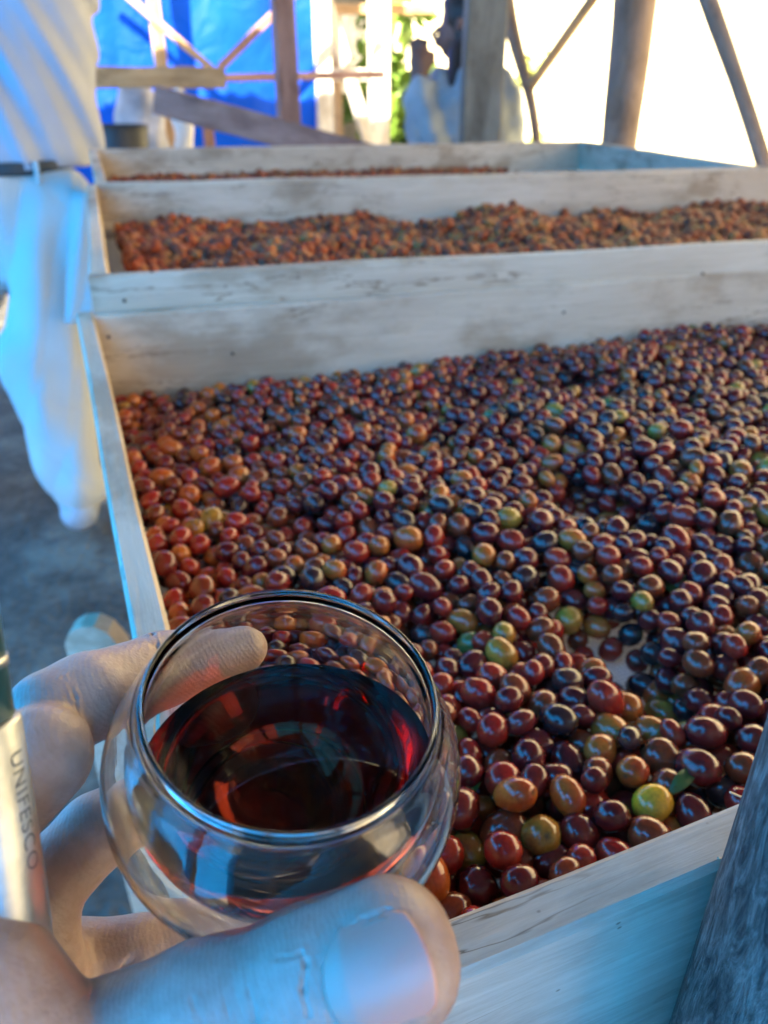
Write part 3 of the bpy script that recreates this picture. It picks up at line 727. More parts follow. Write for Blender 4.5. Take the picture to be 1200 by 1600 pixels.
def put_cherry(P, Rm, r, e, ci, lab, grp, var):
    o = bpy.data.objects.new('coffee_cherry', cherry_mesh(ci, var)); C.objects.link(o)
    m = Matrix(Rm.tolist()).to_4x4() @ Matrix.Diagonal((r/CR, r/CR, r/CR*e, 1)); m.translation = P; o.matrix_basis = m
    tag(o, lab, 'coffee cherry', grp); return o
# hand-set ones the photograph shows plainly (pixel of the centre, class)
special = [((846, 1308), 4, 'large olive yellow cherry lying at the front board', 1.22, .0078), ((1020, 1255), 99, 'bright yellow cherry touching the front board, right of the olive one', 1.12, .0073),
           ((786, 1219), 1, 'round red cherry beside the right wall of the glass', 1.02, .0078), ((922, 1257), 1, 'upright oval red cherry left of the bright yellow cherry', 1.25, .0072),
           ((1115, 1188), 1, 'tilted oval red cherry beside the rough post', 1.25, .0077), ((1027, 1083), 3, 'large ochre orange cherry left of the rough post', 1.2, .0077),
           ((738, 1009), 5, 'oval green cherry upper right of the glass', 1.2, .0072), ((328, 908), 3, 'large orange cherry just above the index finger', 1.15, .0086),
           ((1160, 1070), 3, 'wide orange red cherry with stem scar at the right frame edge', 1.25, .0080)]
used = set()
for (sx, sy), ci, lab, e, r in special:
    d2 = np.where(isnear | (expo & inview), (px-sx)**2+(py-sy)**2, 1e9); i = int(np.argmin(d2))
    if i in used: continue
    used.add(i); isnear[i] = True
    P = Vector(atd(sx, sy, pz[i])); PK[i, 2] += .001
    put_cherry(P, RT[i], r, e, ci, lab, 'fresh coffee cherries', i % 5)
for i in near:
    if i in used: continue
    nm = CH[cls[i]][0]
    put_cherry(PK[i, :3], RT[i], PK[i, 3]*.97, el[i], int(cls[i]), '%s %s' % (phr[nm], zone(i)), '%s cherries %s' % (nm, zone(i)), i % 5)
def joined(name, idx, P, Rt, rad, e, cl, mats, label, sub=2, parent=None, wr=.02, dent=True):
    V0, F0 = ICO[sub]; var = [shape(V0, 1.0, dent and sub > 2, k*5+1, wr) for k in range(6)]
    nv, nf = len(V0), len(F0); V = np.empty((len(idx), nv, 3), np.float32)
    for a, i in enumerate(idx):
        q = var[i % 6]*[rad[i], rad[i], rad[i]*e[i]]; V[a] = q@Rt[i].T+P[i]
    F = (F0[None]+np.arange(len(idx))[:, None, None]*nv).reshape(-1, 3)
    me = npmesh(name, V.reshape(-1, 3), F)
    disc_attr(me, V0, len(idx))
    for m in mats: me.materials.append(m)
    me.polygons.foreach_set('material_index', np.repeat(cl[idx], nf).astype(np.int32))
    me.polygons.foreach_set('use_smooth', [True]*len(me.polygons))
    o = bpy.data.objects.new(name, me); C.objects.link(o); tag(o, label, 'coffee cherries', None, 'stuff'); return o
rest = np.array([i for i in range(n1) if not isnear[i]])
hi = rest[(expo[rest]) & inview[rest] & (pz[rest] < .62)]; lo = np.setdiff1d(rest, hi)
# one object: the fine and the coarse ones joined
a = joined('coffee_cherries', hi, PK[:, :3], RT, PK[:, 3]*.97, el, cls, [c[1] for c in CH], 'glossy fresh cherries heaped over the near tray, reds and browns', 3)
b = joined('coffee_cherries_far', lo, PK[:, :3], RT, PK[:, 3]*.97, el, cls, [c[1] for c in CH], None, 2)
bm = bmesh.new(); bm.from_mesh(a.data); bm.from_mesh(b.data); bm.to_mesh(a.data); bm.free(); a.data.update()
bpy.data.objects.remove(b)
def dry_bed(c, n_, zf, label, r0, sub, x_lim=None, seed=3):
    r_ = np.random.default_rng(seed); u, v = r_.random(n_), r_.random(n_)
    p = (1-u)[:, None]*(1-v)[:, None]*np.array(c[0][:2])+u[:, None]*(1-v)[:, None]*np.array(c[1][:2])+u[:, None]*v[:, None]*np.array(c[2][:2])+(1-u)[:, None]*v[:, None]*np.array(c[3][:2])
    z = np.array([zf(u[i], v[i], p[i]) for i in range(n_)])+r_.normal(size=n_)*.004
    marg = (u > .012) & (u < .99) & (v > .015) & (v < .985); idx = np.nonzero(marg)[0]
    rad = r0*(1+.18*r_.normal(size=n_)); rad = np.clip(rad, r0*.6, r0*1.4)
    cl = r_.choice(4, n_, p=[.40, .30, .10, .20]); P = np.column_stack([p, z]); e_ = 1.15+.25*r_.random(n_)
    return joined('drying_cherries', idx, P, rotm(n_), rad, e_, cl, DRY, label, sub, wr=.06, dent=False)
dry_bed(c2, 15000, lambda u, v, p: T-.052+.020*math.sin(math.pi*min(1, max(0, v)))+.03*max(0, .9-v)*.3+.030*mnoise.noise(Vector((p[0]*6, p[1]*6, 8)))+.004, 'dull half dried orange brown cherries heaped in the middle tray', .0068, 2, seed=4)
dry_bed(c3, 9000, lambda u, v, p: T-.040+.006*mnoise.noise(Vector((p[0]*8, p[1]*8, 2)))+(-.03 if u > .78 else 0), 'thin layer of dark dried cherries in the farthest tray', .0070, 1, seed=5)

# leaf scraps and twigs among the cherries
def scrap(px_, py_, z, L_, w_, m, name, label, cat, ang):
    p = atz(px_, py_, z); V = []; n = 8
    for i in range(n+1):
        t = i/n; wd = w_*math.sin(math.pi*min(1, t*.96+.02))**.7
        V += [(L_*(t-.5), wd, .002*math.sin(t*4)), (L_*(t-.5), 0, -.0008+.002*math.sin(t*4)), (L_*(t-.5), -wd, .002*math.sin(t*4))]
    F = []
    for i in range(n):
        b0 = i*3; F += [(b0, b0+1, b0+4, b0+3), (b0+1, b0+2, b0+5, b0+4)]
    me = bpy.data.meshes.new(name); me.from_pydata(V, [], F); me.update(); o = link(name, me, m, None, True)
    o.location = p; o.rotation_euler = (.25, -.2, ang)
    sm = o.modifiers.new('thick', 'SOLIDIFY'); sm.thickness = .0005; return tag(o, label, cat)
scrap(1068, 1218, .962, .018, .0028, M['leaf2'], 'leaf_scrap', 'thin dark green leaf scrap lying over cherries near the front board', 'leaf', .3)
scrap(735, 1215, .955, .014, .004, M['leaf2'], 'leaf_scrap', 'small teal green leaf scrap right of the glass', 'leaf', 1.2)

# ------------------------------------------------------------------ rough post and stake beside the tray
pc = atz(1325, 1230, 1.0)
def near_post():
    pts = [(.205, .034, -.02), (.205, .034, ROOF)]
    return pts
pole('rough_post', [(.145, .054, -.02), (.145, .054, .6), (.145, .054, 1.0), (.1455, .054, 1.3), (.147, .054, ROOF)], [.041, .040, .038, .038, .036], M['bark'], None, n=56, lump=.035, step=.006)
tag(bpy.data.objects['rough_post'], 'rough grey hewn round post in the lower right corner, against the near tray', 'post')
def stake():
    d_ = .80; a0 = atd(152, 1000, d_); W = 43*d_/FPX; zt = atd(150, 955, d_).z; X = Vector((rgt.x, rgt.y, 0)); Y = Vector((-X.y, X.x, 0))
    prof = [(-W, 0), (-W, zt-.022), (-W*.78, zt-.009), (-W*.35, zt-.001), (W*.15, zt), (W*.6, zt-.008), (W, zt-.030), (W, 0)]
    bm = bmesh.new(); rings = []
    for k, yy in ((0, -.012), (1, .012)): rings.append([bm.verts.new(Vector((a0.x, a0.y, 0))+X*p[0]+Y*yy+Vector((0, 0, p[1]))) for p in prof])
    n = len(prof)
    for j in range(n): bm.faces.new((rings[0][j], rings[0][(j+1) % n], rings[1][(j+1) % n], rings[1][j]))
    bm.faces.new(rings[0][::-1]); bm.faces.new(rings[1]); bmesh.ops.recalc_face_normals(bm, faces=bm.faces); bmesh.ops.bevel(bm, geom=bm.edges[:], offset=.0018, segments=1)
    me = bpy.data.meshes.new('wooden_stake'); bm.to_mesh(me); bm.free()
    tag(link('wooden_stake', me, M['tray']), 'pale clipped wooden stake standing on the floor left of the near tray', 'stake')
stake()

# ------------------------------------------------------------------ people
def person_left():
    d = 2.18; A = lambda x, y, dd=0: np.array(atd(x, y, d+dd)[:])
    hipR, kneeR, ankR = A(88, 345), A(66, 560, .04), A(122, 772, .08)
    hipL, kneeL = A(-40, 345, .02), A(-95, 560, .16); ankL = A(-120, 775, .26)
    chest, waist, neck = A(38, -60), A(40, 190), A(30, -330)
    ankR[2] = max(ankR[2], .08); ankL[2] = .08
    toeR = ankR+np.array([.04, .14, -.04]); toeL = ankL+np.array([-.06, .14, -.04])
    shR, shL = A(150, -240, .02), A(-90, -240, .02); elR, elL = shR+np.array([.02, .16, -.22]), shL+np.array([-.05, .14, -.24])
    haR, haL = elR+np.array([.02, .24, .04]), elL+np.array([.06, .24, .04]); head = neck+np.array([0, .03, .14])
    lo = (-.75, 1.75, -.01); hi = (.42, 2.95, 2.1)
    g = SDF(lo, hi, .014)
    g.add(g.cap(head+[0, 0, -.03], head+[0, 0, .05], .075, .088)); g.add(g.cap(neck, head, .052, .055), .02)
    g.add(g.chain([neck+[0, 0, -.1], chest, waist, (hipR+hipL)/2], [.08, .13, .12, .13], sm=.05), .05)
    for h_, k_, a_2, t_ in ((hipR, kneeR, ankR, toeR), (hipL, kneeL, ankL, toeL)): g.add(g.chain([h_, k_, a_2, t_], [.08, .055, .04, .035], sm=.02), .05)
    for s_, e_, h_ in ((shR, elR, haR), (shL, elL, haL)):
        g.add(g.chain([neck+[0, 0, -.08], s_, e_, h_], [.05, .052, .042, .03], sm=.02), .03)
        f0 = h_+(h_-e_)/np.linalg.norm(h_-e_)*.05; g.add(g.cap(h_, f0, .03, .035, flat=(0, 0, 1), k=1.5), .01)
        for k in range(4): g.add(g.cap(f0+[(k-1.5)*.018, 0, 0], f0+[(k-1.5)*.02, .07, -.03], .009, .007))
        g.add(g.cap(h_+[.03, .02, 0], h_+[.06, .06, -.01], .011, .009), .004)
    root = tag(link('person', g.mesh('person'), M['skin2'], None, True), 'person in loose off white shirt and trousers standing left of the trays', 'person')
    # trousers
    g = SDF(lo, (hi[0], hi[1], 1.15), .0085); P = g.P
    D = g.chain([(hipR*.55+hipL*.45)+[0, 0, .10], (hipR*.55+hipL*.45)-[0, 0, .02]], [.150, .165], flat=(0, 1, 0), k=1.3)
    D = g.smin(D, g.chain([hipR, kneeR, ankR+[0, 0, .04]], [.112, .100, .080], sm=.03), .05)
    D = g.smin(D, g.chain([hipL, kneeL, ankL+[0, 0, .04]], [.11, .095, .085], sm=.03), .05)
    wz = P[..., 2]+.03*np.sin(P[..., 0]*21+P[..., 1]*13)
    fold = -.011*np.abs(np.sin(wz*17+P[..., 0]*14))**.45*(.5+.5*np.sin(P[..., 1]*9+wz*4))-.009*np.abs(np.sin(P[..., 0]*27-wz*11))**.5+.007*np.sin(P[..., 2]*9+P[..., 0]*30+1.2*np.sin(P[..., 1]*14))+.005*np.sin(P[..., 0]*58-P[..., 2]*12)+.006*np.sin(P[..., 2]*50+P[..., 0]*25+P[..., 1]*10)*np.clip(1-P[..., 2]/.4, 0, 1)
    D = D+fold; D = np.maximum(D, .055-P[..., 2]+.01*np.sin(P[..., 0]*30)); D = np.maximum(D, P[..., 2]-1.0); g.add(D)
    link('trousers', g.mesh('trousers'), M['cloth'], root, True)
    # pocket flap hanging at the hip
    fl = [A(112, 300, -.10), A(152, 300, -.08), A(154, 500, -.05), A(104, 506, -.07)]
    bm = bmesh.new(); n = 10; vs = []
    for j in range(n+1):
        for i in range(n+1):
            u, v = i/n, j/n; q = (fl[0]*(1-u)+fl[1]*u)*(1-v)+(fl[3]*(1-u)+fl[2]*u)*v
            q = q+np.array([0, -.012*math.sin(math.pi*u)+.006*math.sin(u*9+v*4), 0]); vs.append(bm.verts.new(q))
    for j in range(n):
        for i in range(n): bm.faces.new((vs[j*(n+1)+i], vs[j*(n+1)+i+1], vs[(j+1)*(n+1)+i+1], vs[(j+1)*(n+1)+i]))
    me = bpy.data.meshes.new('pocket_flap'); bm.to_mesh(me); bm.free(); o = link('pocket_flap', me, M['cloth'], root, True)
    sm = o.modifiers.new('thick', 'SOLIDIFY'); sm.thickness = .006
    # belt
    mid = (hipR*.55+hipL*.45); g = SDF((mid[0]-.3, mid[1]-.3, .93), (mid[0]+.3, mid[1]+.3, 1.06), .009)
    D = g.cap(mid+[0, 0, -.1], mid+[0, 0, .3], .166, .166, flat=(0, 1, 0), k=1.25); D = np.maximum(D, np.abs(g.P[..., 2]-1.008)-.017); g.add(D); link('belt', g.mesh('belt'), M['belt'], root, True)
    for dx in (.075, -.06):
        q = mid+[dx, -.128, 0]; beam('belt_loop', (q[0], q[1], .972), (q[0], q[1], 1.026), .013, .012, M['cloth'], root, seg=3, up=Vector((0, 1, 0)))
    # shirt with long hanging folds
    g = SDF((lo[0], lo[1], .95), (hi[0]+.05, hi[1], 1.95), .0085); P = g.P
    D = g.chain([neck+[0, 0, -.10], chest, waist+[0, 0, -.02], mid+[0, 0, .06]], [.10, .188, .190, .182], flat=(0, 1, 0), k=1.25, sm=.05)
    for s_, e_, h_ in ((shR, elR, haR), (shL, elL, haL)): D = g.smin(D, g.chain([s_, e_, e_*.2+h_*.8], [.085, .072, .055]), .05)
    q = P[..., 0]*.92-P[..., 2]*.22*np.clip((1.5-P[..., 2])*1.4, 0, 1.2)
    amp = np.clip((1.75-P[..., 2])/.5, .15, 1)
    D = D+amp*(.008*np.sin(q*58+2*np.sin(P[..., 2]*5))+.005*np.sin(q*101+P[..., 2]*6))
    hem = .985+.02*np.sin(P[..., 0]*9+1.5)
    D = np.maximum(D, hem-P[..., 2]); D = np.maximum(D, P[..., 2]-(neck[2]-.02)); g.add(D)
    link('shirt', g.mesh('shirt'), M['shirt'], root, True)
    for a_2, t_ in ((ankR, toeR), (ankL, toeL)):
        g = SDF(a_2-[.15, .15, .12], a_2+[.2, .3, .1], .008); D = g.chain([a_2+[-.005, -.05, -.035], a_2+[0, .02, -.03], t_], [.052, .055, .045], sm=.02)
        D = np.maximum(D, .004-g.P[..., 2]); g.add(D); link('shoe', g.mesh('shoe'), M['shoe'], root, True)
    g = SDF(head-[.15, .15, .12], head+[.15, .15, .2], .011); D = g.cap(head+[0, -.015, 0], head+[0, -.01, .06], .085, .09)
    D = np.maximum(D, -(g.cap(head+[0, .06, -.06], head+[0, .09, -.01], .07, .07))); g.add(D); link('hair', g.mesh('hair'), M['hair'], root, True)
person_left()
def person_back():
    d = 3.05; A = lambda x, y, dd=0: np.array(atd(x, y, d+dd)[:])
    left = -np.array(rgt[:]); toward = -np.array([fwd.x, fwd.y, 0])/math.hypot(fwd.x, fwd.y); Z = np.array([0, 0, 1.])
    head = A(716, 42); neck = A(730, 108, .02); chest = A(748, 190, .03); pel = chest+np.array([0, 0, -.36])
    shF = neck+left*.10+toward*.02-Z*.07; shB = neck-left*.10-Z*.07
    elF = A(668, 235, -.04); haF = A(655, 122, -.06); elB = shB-left*.07-Z*.26; haB = elB+left*.16+toward*.16-Z*.10
    lo = np.minimum.reduce([head, pel, haF])-[.35, .35, 0]; lo[2] = -.01; hi = np.maximum.reduce([head, pel, shB])+[.35, .35, .2]
    g = SDF(lo, hi, .013)
    g.add(g.cap(head+Z*.035-left*.015, head-Z*.03+left*.01, .082, .066)); g.add(g.cap(head+left*.01-Z*.055, head+left*.035-Z*.075, .045, .032), .02)
    g.add(g.cap(head+left*.085-Z*.005, head+left*.1-Z*.028, .010, .014), .012); g.add(g.cap(head+left*.078-Z*.052, head+left*.082-Z*.055, .016, .016), .012)
    for s_ in (-1, 1): g.add(g.cap(head+toward*.078*s_-Z*.01, head+toward*.084*s_+Z*.012, .014, .018), .008)
    g.add(g.cap(neck-Z*.05, head-Z*.05, .052, .05), .02)
    g.add(g.chain([neck-Z*.08, chest, pel], [.09, .12, .13], sm=.05), .05)
    for s_ in (-1, 1): 
        hp = pel+toward*.08*s_; g.add(g.chain([hp, hp-Z*.42+left*.02, np.array([hp[0], hp[1], .08]), np.array([hp[0], hp[1], .04])+left*.15], [.08, .055, .04, .034], sm=.02), .04)
    for s_, e_, h_ in ((shF, elF, haF), (shB, elB, haB)):
        g.add(g.chain([neck-Z*.06, s_, e_, h_], [.05, .05, .04, .03], sm=.02), .03)
    # raised hand: palm and bent fingers
    pal = haF+Z*.055; g.add(g.cap(haF, pal, .032, .042, flat=toward, k=1.5), .015)
    for k in range(4):
        b0 = pal+left*(.028-.019*k)+Z*.02; m0 = b0+Z*(.04-.004*abs(k-1.2))+left*.006; g.add(g.chain([b0, m0, m0+Z*.02+toward*.012-left*.004], [.0115, .0105, .009]), .004)
    g.add(g.chain([haF+Z*.03-left*.03, haF+Z*.06-left*.055, haF+Z*.085-left*.052], [.014, .012, .010]), .008)
    root = tag(link('person', g.mesh('person'), M['skin2'], None, True), 'person in grey blue shirt with raised hand behind the dark central post', 'person')
    g = SDF((lo[0], lo[1], .7), (hi[0], hi[1], 1.5), .0095); P = g.P
    D = g.chain([neck-Z*.09, chest+Z*.03, chest-Z*.12, pel], [.105, .165, .175, .175], flat=toward, k=1.2, sm=.06)
    D = g.smin(D, g.chain([shB, elB, haB*.7+elB*.3], [.080, .068, .05]), .04); D = g.smin(D, g.chain([shF, elF, haF*.8+elF*.2], [.080, .078, .062], sm=.02), .03)
    q = P@np.array(rgt[:]); D = D+.007*np.sin(q*70+P[..., 2]*22)+.005*np.sin(P[..., 2]*55-q*30)
    D = np.maximum(D, .76-P[..., 2]); g.add(D); link('shirt', g.mesh('shirt'), M['grey'], root, True)
    g = SDF((lo[0], lo[1], 0.02), (hi[0], hi[1], .95), .014); D = None
    for s_ in (-1, 1):
        hp = pel+toward*.08*s_; c_ = g.chain([hp, hp-Z*.42+left*.02, np.array([hp[0], hp[1], .1])], [.11, .08, .07]); D = c_ if D is None else g.smin(D, c_, .03)
    g.add(np.maximum(D, .06-g.P[..., 2])); link('trousers', g.mesh('trousers'), M['denim'], root, True)
    g = SDF(head-[.2, .2, .42], head+[.2, .2, .2], .009)
    D = g.cap(head+Z*.045-left*.02, head-left*.045, .094, .094); D = g.smin(D, g.chain([head-left*.05, neck+left*.01-Z*.01+toward*.03, neck+left*.06-Z*.13+toward*.06], [.075, .06, .03]), .02)
    D = np.maximum(D, -g.cap(head+left*.095-Z*.035, head+left*.08+Z*.02, .062, .058)); D = g.smin(D, g.cap(A(718, 90, -.02), A(710, 165, -.05), .050, .030), .015); g.add(D); link('hair', g.mesh('hair'), M['hair'], root, True)
person_back()

# ------------------------------------------------------------------ the glass, the coffee, the hand
CUP_D = .153; cc = atd(446, 1197, CUP_D)
tiltv = (Vector((0, 0, 1))*1.0 + (-Vector((fwd.x, fwd.y, 0)).normalized())*.17 + rgt*.14).normalized()
Mcup = Matrix.Translation(cc) @ tiltv.to_track_quat('Z', 'Y').to_matrix().to_4x4()
mm = .001
outer = [(0, -29), (10, -29.2), (15, -28.8), (18.5, -27), (24, -22.6), (30, -14.8), (33.8, -6), (34.7, 1.5), (33.8, 8), (31.2, 14), (29.0, 18.0), (27.6, 20.6), (27.1, 22.2), (26.8, 22.8), (26.4, 23.0), (26.0, 22.7), (25.8, 21.6), (26.0, 19.2), (26.9, 15.0), (28.4, 8.5), (28.8, 2.5), (27.6, -4), (24.2, -11), (18.5, -16.6), (11, -20), (5, -21.1), (0, -21.3)]
cav = [(0, -27.4), (10, -27.5), (15, -27.0), (18, -25.2), (23.3, -21.5), (29.2, -14.0), (32.9, -5.7), (33.8, 1.5), (32.9, 7.8), (30.4, 13.4), (28.2, 17.2), (27.2, 19.4), (26.7, 19.8), (26.75, 18.6), (27.7, 14.9), (29.2, 8.5), (29.6, 2.5), (28.4, -4.5), (24.9, -11.7), (18.9, -17.5), (11.2, -20.9), (5, -22.0), (0, -22.2)]
bmo = lathe([(r*mm, z*mm) for r, z in catmull(outer, 5)], 144)
bmc = lathe([(r*mm, z*mm) for r, z in catmull(cav, 5)], 144)
bmesh.ops.reverse_faces(bmc, faces=bmc.faces)
me = bpy.data.meshes.new('drinking_glass'); bmo.to_mesh(me); me2 = bpy.data.meshes.new('cavity'); bmc.to_mesh(me2)
bm = bmesh.new(); bm.from_mesh(me); bm.from_mesh(me2); bm.to_mesh(me); bm.free(); bmo.free(); bmc.free()
o = link('drinking_glass', me, M['glass'], None, True); o.matrix_basis = Mcup
tag(o, 'round double walled clear glass of dark coffee held in the hand', 'glass')
inn = [(r, z) for r, z in outer[15:]]; inn = [(r+.12, z-.12 if r < 10 else z) for r, z in inn]; inn[-1] = (0, inn[-1][1])
bm = lathe([(0, .023)]+[(r*mm, z*mm) for r, z in catmull(inn, 5)], 144)
bm.transform(Mcup)
bmesh.ops.bisect_plane(bm, geom=bm.verts[:]+bm.edges[:]+bm.faces[:], plane_co=cc+Vector((0, 0, .0024)), plane_no=(0, 0, 1), clear_outer=True)
ed = [e for e in bm.edges if e.is_boundary]; bmesh.ops.holes_fill(bm, edges=ed); bmesh.ops.recalc_face_normals(bm, faces=bm.faces)
me = bpy.data.meshes.new('coffee'); bm.to_mesh(me); bm.free()
me.polygons.foreach_set('use_smooth', [len(p.vertices) < 10 for p in me.polygons])
tag(link('coffee', me, M['coffee']), 'clear red brown brewed coffee inside the round glass', 'drink')

def relief(me, g):
    '''subdivide once and press the fine creases of knuckles and joints into the skin'''
    t = bpy.data.objects.new('t', me); C.objects.link(t); md = t.modifiers.new('s', 'SUBSURF'); md.levels = md.render_levels = 2
    me2 = bpy.data.meshes.new_from_object(t.evaluated_get(bpy.context.evaluated_depsgraph_get())); bpy.data.objects.remove(t)
    n = len(me2.vertices); co = np.empty(n*3, np.float32); me2.vertices.foreach_get('co', co); co = co.reshape(-1, 3)
    no = np.empty(n*3, np.float32); me2.vertex_normals.foreach_get('vector', no); no = no.reshape(-1, 3)
    def surf(x, y):
        for d_ in np.arange(.09, .21, .0004):
            p = np.array(atd(x, y, d_)[:]); k = np.round((p-g.lo)/g.h).astype(int)
            if (k < 0).any() or (k >= g.D.shape).any(): continue
            if g.D[tuple(k)] < 0: return p
        return None
    lines = [([(470, 1488), (478, 1505), (474, 1545), (482, 1585)], .45, .40), ([(425, 1500), (452, 1494), (472, 1490)], .32, .35), ([(388, 1512), (392, 1550), (400, 1592)], .5, .5), ([(350, 1530), (356, 1590)], .25, .4),
             ([(500, 1500), (512, 1560), (520, 1600)], .25, .5), ([(300, 1560), (318, 1598)], .25, .4), ([(440, 1560), (452, 1600)], .3, .35), ([(415, 1540), (422, 1590)], .25, .35),
             ([(222, 970), (238, 990), (246, 1014)], .7, .45), ([(212, 976), (226, 1002)], .3, .35), ([(75, 1022), (98, 1062), (118, 1092)], .5, .4), ([(118, 1100), (132, 1130), (142, 1170)], .4, .35),
             ([(250, 1000), (256, 1016)], .25, .3), ([(160, 1010), (168, 1035)], .2, .3), ([(566, 1600), (546, 1545), (534, 1500), (542, 1462), (566, 1438), (604, 1425), (636, 1431)], .6, .45)]
    for pts, dep, wd in lines:
        P = [surf(*q) for q in pts]
        for a, b in zip(P[:-1], P[1:]):
            if a is None or b is None or np.linalg.norm(b-a) > .008: continue
            ab = b-a; q = co-a; t = np.clip((q@ab)/(ab@ab), 0, 1); d = np.linalg.norm(q-t[:, None]*ab, axis=1)*1000
            dep_ = dep*(.55 if pts[0][0] > 290 else .8); co -= (no*(dep_*np.exp(-(d/wd)**2)-dep_*.22*np.exp(-((d-wd*2.2)/wd)**2))[:, None]*.001).astype(np.float32)
    # faint unevenness under the skin: tendons, pads
    me2.vertices.foreach_set('co', co.ravel()); me2.update(); return me2
def hand():
    A = lambda x, y, d_: np.array(atd(x, y, d_)[:])
    pts = [A(-330, 1100, .19), A(800, 900, .10), A(-330, 2150, .08), A(800, 2150, .20), A(-330, 900, .20), A(-330, 2100, .20), A(800, 2100, .08)]
    lo = np.array([-.095, .01, .985]); hi = np.array([.075, .20, 1.135])
    H = .0009; g = SDF(lo, hi, H)
    F_ = np.array(fwd[:])
    # thumb across the front of the glass
    tb = [A(-190, 1790, .125), A(60, 1700, .124), A(330, 1596, .1235), A(598, 1499, .1215)]
    th = g.chain(tb, [.0150, .0128, .0116, .0112], sm=.004); 
    th = g.smin(th, g.cap(A(500, 1530, .1225), A(590, 1497, .1235), .0112, .0108), .004)
    # index finger behind the glass
    ix = g.chain([A(-150, 1390, .137), A(62, 1182, .146)], [.0112, .0098])
    ix2 = g.chain([A(82, 1118, .157), A(135, 1090, .163)], [.0096, .0092]); ix2 = g.smin(ix2, g.chain([A(135, 1090, .163), A(250, 1046, .182), A(376, 1008, .193)], [.0092, .0086, .0066], sm=.002), .002)
    ixx = g.smin(ix, ix2, .0018)
    # middle finger
    md = g.chain([A(-20, 1690, .158), A(62, 1530, .156), A(58, 1400, .158)], [.0100, .0082, .0084], sm=.003)
    md = g.smin(md, g.chain([A(62, 1392, .159), A(150, 1300, .170), A(280, 1225, .190), A(380, 1180, .200)], [.0086, .0082, .0080, .0070], sm=.002), .0015)
    # ring finger below the glass
    rg = g.chain([A(-20, 1600, .166), A(110, 1510, .168), A(215, 1496, .172)], [.0100, .0090, .0088], sm=.003)
    rg = g.smin(rg, g.chain([A(215, 1498, .172), A(400, 1460, .182), A(520, 1440, .187)], [.0087, .0080, .0068]), .0015)
    # palm, thenar and heel
    pa = g.chain([A(-170, 1640, .150), A(-120, 1900, .155)], [.020, .026], flat=F_, k=1.2)
    pa = g.smin(pa, g.chain([A(-160, 1420, .145), A(-200, 1700, .145), A(-260, 1950, .15)], [.013, .020, .024]), .01)
    pa = g.smin(pa, g.chain([A(-40, 1700, .165), A(-160, 1900, .16)], [.014, .02]), .01)
    tn = g.chain([A(-150, 1450, .122), A(-40, 1560, .118), A(90, 1680, .119)], [.0110, .0112, .0115], sm=.006)
    wr = g.chain([A(-250, 1950, .15), A(-330, 2250, .155)], [.026, .025], flat=F_, k=1.15)
    g.add(pa); g.add(wr, .015); g.add(ixx, .006); g.add(md, .005); g.add(rg, .004); g.add(tn, .012)
    g.D = g.smin(g.D, th, .0012)
    # creases of the joints
    def crease(p0, p1, r=.0008, k=.0012): g.cut(g.cap(p0, p1, r, r), k)
    crease(A(222, 972, .1745), A(246, 1010, .1745), .0007)
    crease(A(72, 1025, .150), A(100, 1075, .148), .0007)
    for (a, b) in (((82, 1338), (112, 1392)), ((230, 1475), (176, 1532))):
        d_ = .1525 if a[0] < 150 else .1640; crease(A(*a, d_), A(*b, d_), .0007)
    surf = lambda x, y: A(x, y, .1225-.0112*math.sqrt(max(.03, 1-((y-(1596-(x-330)*.362))/115)**2)))
    crease(surf(470, 1492), surf(478, 1545), .0004, .0008); crease(surf(432, 1502), surf(474, 1492), .0003, .0006)
    crease(surf(388, 1520), surf(396, 1590), .0005, .0009); crease(surf(330, 1540), surf(338, 1585), .0003, .0006)
    # nail bed
    tdir = (tb[3]-tb[2]); tdir /= np.linalg.norm(tdir)
    nc = A(608, 1520, .1215); vdir = (A(612, 1522, 1)-np.array([0, 0, CAM_H])); vdir /= np.linalg.norm(vdir)
    nrm = -vdir+.05*np.array(rgt[:])-.20*np.array(upv[:]); nrm -= tdir*(nrm@tdir); nrm += tdir*.10; nrm /= np.linalg.norm(nrm); sd = np.cross(nrm, tdir); sd /= np.linalg.norm(sd)
    tdir = np.cross(sd, nrm)
    NR = .0088; half_l, half_w = .0077, .0078
    # base of the nail frame sits on the thumb surface
    oc = tb[3]+(-tdir)*0.0+(nc-tb[3])@tdir*tdir
    top_ = oc+nrm*(.0110)
    bl = tb[3]+tdir*.0024+nrm*.0014; g.add(g.cap(bl-sd*.0022, bl+sd*.0022, .0086, .0086), .003)
    q = g.P-top_.astype(np.float32); lx, ly, lz = q@tdir.astype(np.float32), q@sd.astype(np.float32), q@nrm.astype(np.float32)
    rn_ = (np.abs(lx)/(half_l+.0004))**3.2+(np.abs(ly)/(half_w+.0004))**3.2
    arc = lz-(-(ly**2)/(2*NR)-lx*.06)
    box = np.maximum((rn_**(1/3.2)-1)*half_l, np.maximum(-arc-.0004, arc-.004))
    me = g.mesh('person'); me = relief(me, g)
    hnd = tag(link('person', me, M['skin'], None, True), 'person of whom only the left hand shows, holding the glass between thumb and fingers', 'person')
    # nail plate
    V = []; F = []; n = 24
    for j in range(n+1):
        for i in range(n+1):
            u, v = 2*i/n-1, 2*j/n-1
            du, dv_ = u*math.sqrt(1-v*v*(.36 if u > 0 else .47)), v*math.sqrt(1-u*u*.42)
            x, y = du*half_l*1.05, dv_*half_w*1.05
            z = -(NR-math.sqrt(NR*NR-min(y*y, NR*NR*.95)))-x*.06-(x*x)*13+.0016-.0012*max(0, -u-.6)/.4
            V.append(top_+tdir*x+sd*y+nrm*z)
    F = [(j*(n+1)+i, j*(n+1)+i+1, (j+1)*(n+1)+i+1, (j+1)*(n+1)+i) for j in range(n) for i in range(n)]
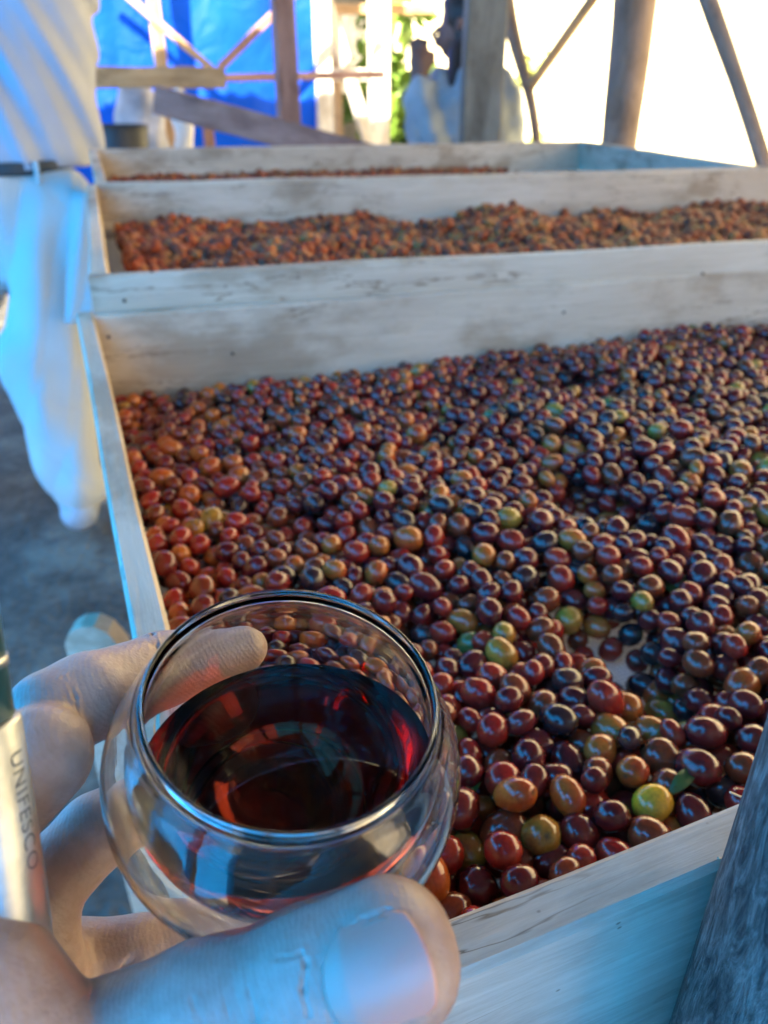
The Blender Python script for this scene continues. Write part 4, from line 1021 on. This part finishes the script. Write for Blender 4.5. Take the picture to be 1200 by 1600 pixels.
    o = link('thumb_nail', npmesh('thumb_nail', V, F), M['nail'], hnd, True); sm = o.modifiers.new('thick', 'SOLIDIFY'); sm.thickness = .0005; sm.offset = 0
hand()

# silver marker clipped in the hand
def marker():
    a, b = atd(-68, 925, .118), atd(34, 1570, .1265); ax = (b-a).normalized(); L_ = (b-a).length
    root = empty('marker_pen', a, 'silver marker pen with grey lettering held in the hand at the left edge', 'pen')
    Rr = .0064; t0 = .30*L_
    to = (Vector((0, 0, CAM_H))-(a+b)/2).normalized(); X = (to-ax*to.dot(ax)).normalized(); Y = ax.cross(X)
    Mx = Matrix((X, Y, ax)).transposed().to_4x4(); Mx.translation = a
    def part(name, prof, m):
        bm = lathe([(r, z) for r, z in prof], 48); me = bpy.data.meshes.new(name); bm.to_mesh(me); bm.free(); o = link(name, me, m, None, True); o.matrix_basis = Mx; return par(o, root)
    zb = t0
    part('barrel', [(0, zb), (Rr*.96, zb), (Rr, zb+.0004), (Rr, L_-.02), (Rr*.93, L_-.004), (Rr*.7, L_+.004), (0, L_+.005)], M['steel'])
    part('cap', [(0, -.03), (Rr*.8, -.03), (Rr*.86, -.028), (Rr*.86, zb-.0004), (0, zb-.0004)], M['teal'])
    part('band', [(Rr*.86, zb-.010), (Rr*.9, zb-.010), (Rr*.9, zb-.0085), (Rr*.86, zb-.0085)], M['steel'])
    # lettering wrapped round the barrel
    cu = bpy.data.curves.new('lettering', 'FONT'); cu.body = 'UNIFESCO'; cu.size = .0036; cu.space_character = 1.12
    to_ = bpy.data.objects.new('lettering', cu); C.objects.link(to_); dg = bpy.context.evaluated_depsgraph_get()
    me = bpy.data.meshes.new_from_object(to_.evaluated_get(dg)); bpy.data.objects.remove(to_)
    bm = bmesh.new(); bm.from_mesh(me); bmesh.ops.subdivide_edges(bm, edges=bm.edges, cuts=2); 
    xs = [v.co.x for v in bm.verts]; span = max(xs)-min(xs); rr = Rr+.00006
    side = 1 if Y.dot(rgt) > 0 else -1
    z0 = zb+.0045
    for v in bm.verts:
        x, y = v.co.x, v.co.y; ang = side*(.62+y/rr*1.0); v.co = Vector((rr*math.cos(ang), rr*math.sin(ang), z0+x/span*.0195))
    bmesh.ops.recalc_face_normals(bm, faces=bm.faces); me2 = bpy.data.meshes.new('lettering'); bm.to_mesh(me2); bm.free(); o = link('lettering', me2, M['ink']); o.matrix_basis = Mx; par(o, root)
marker()
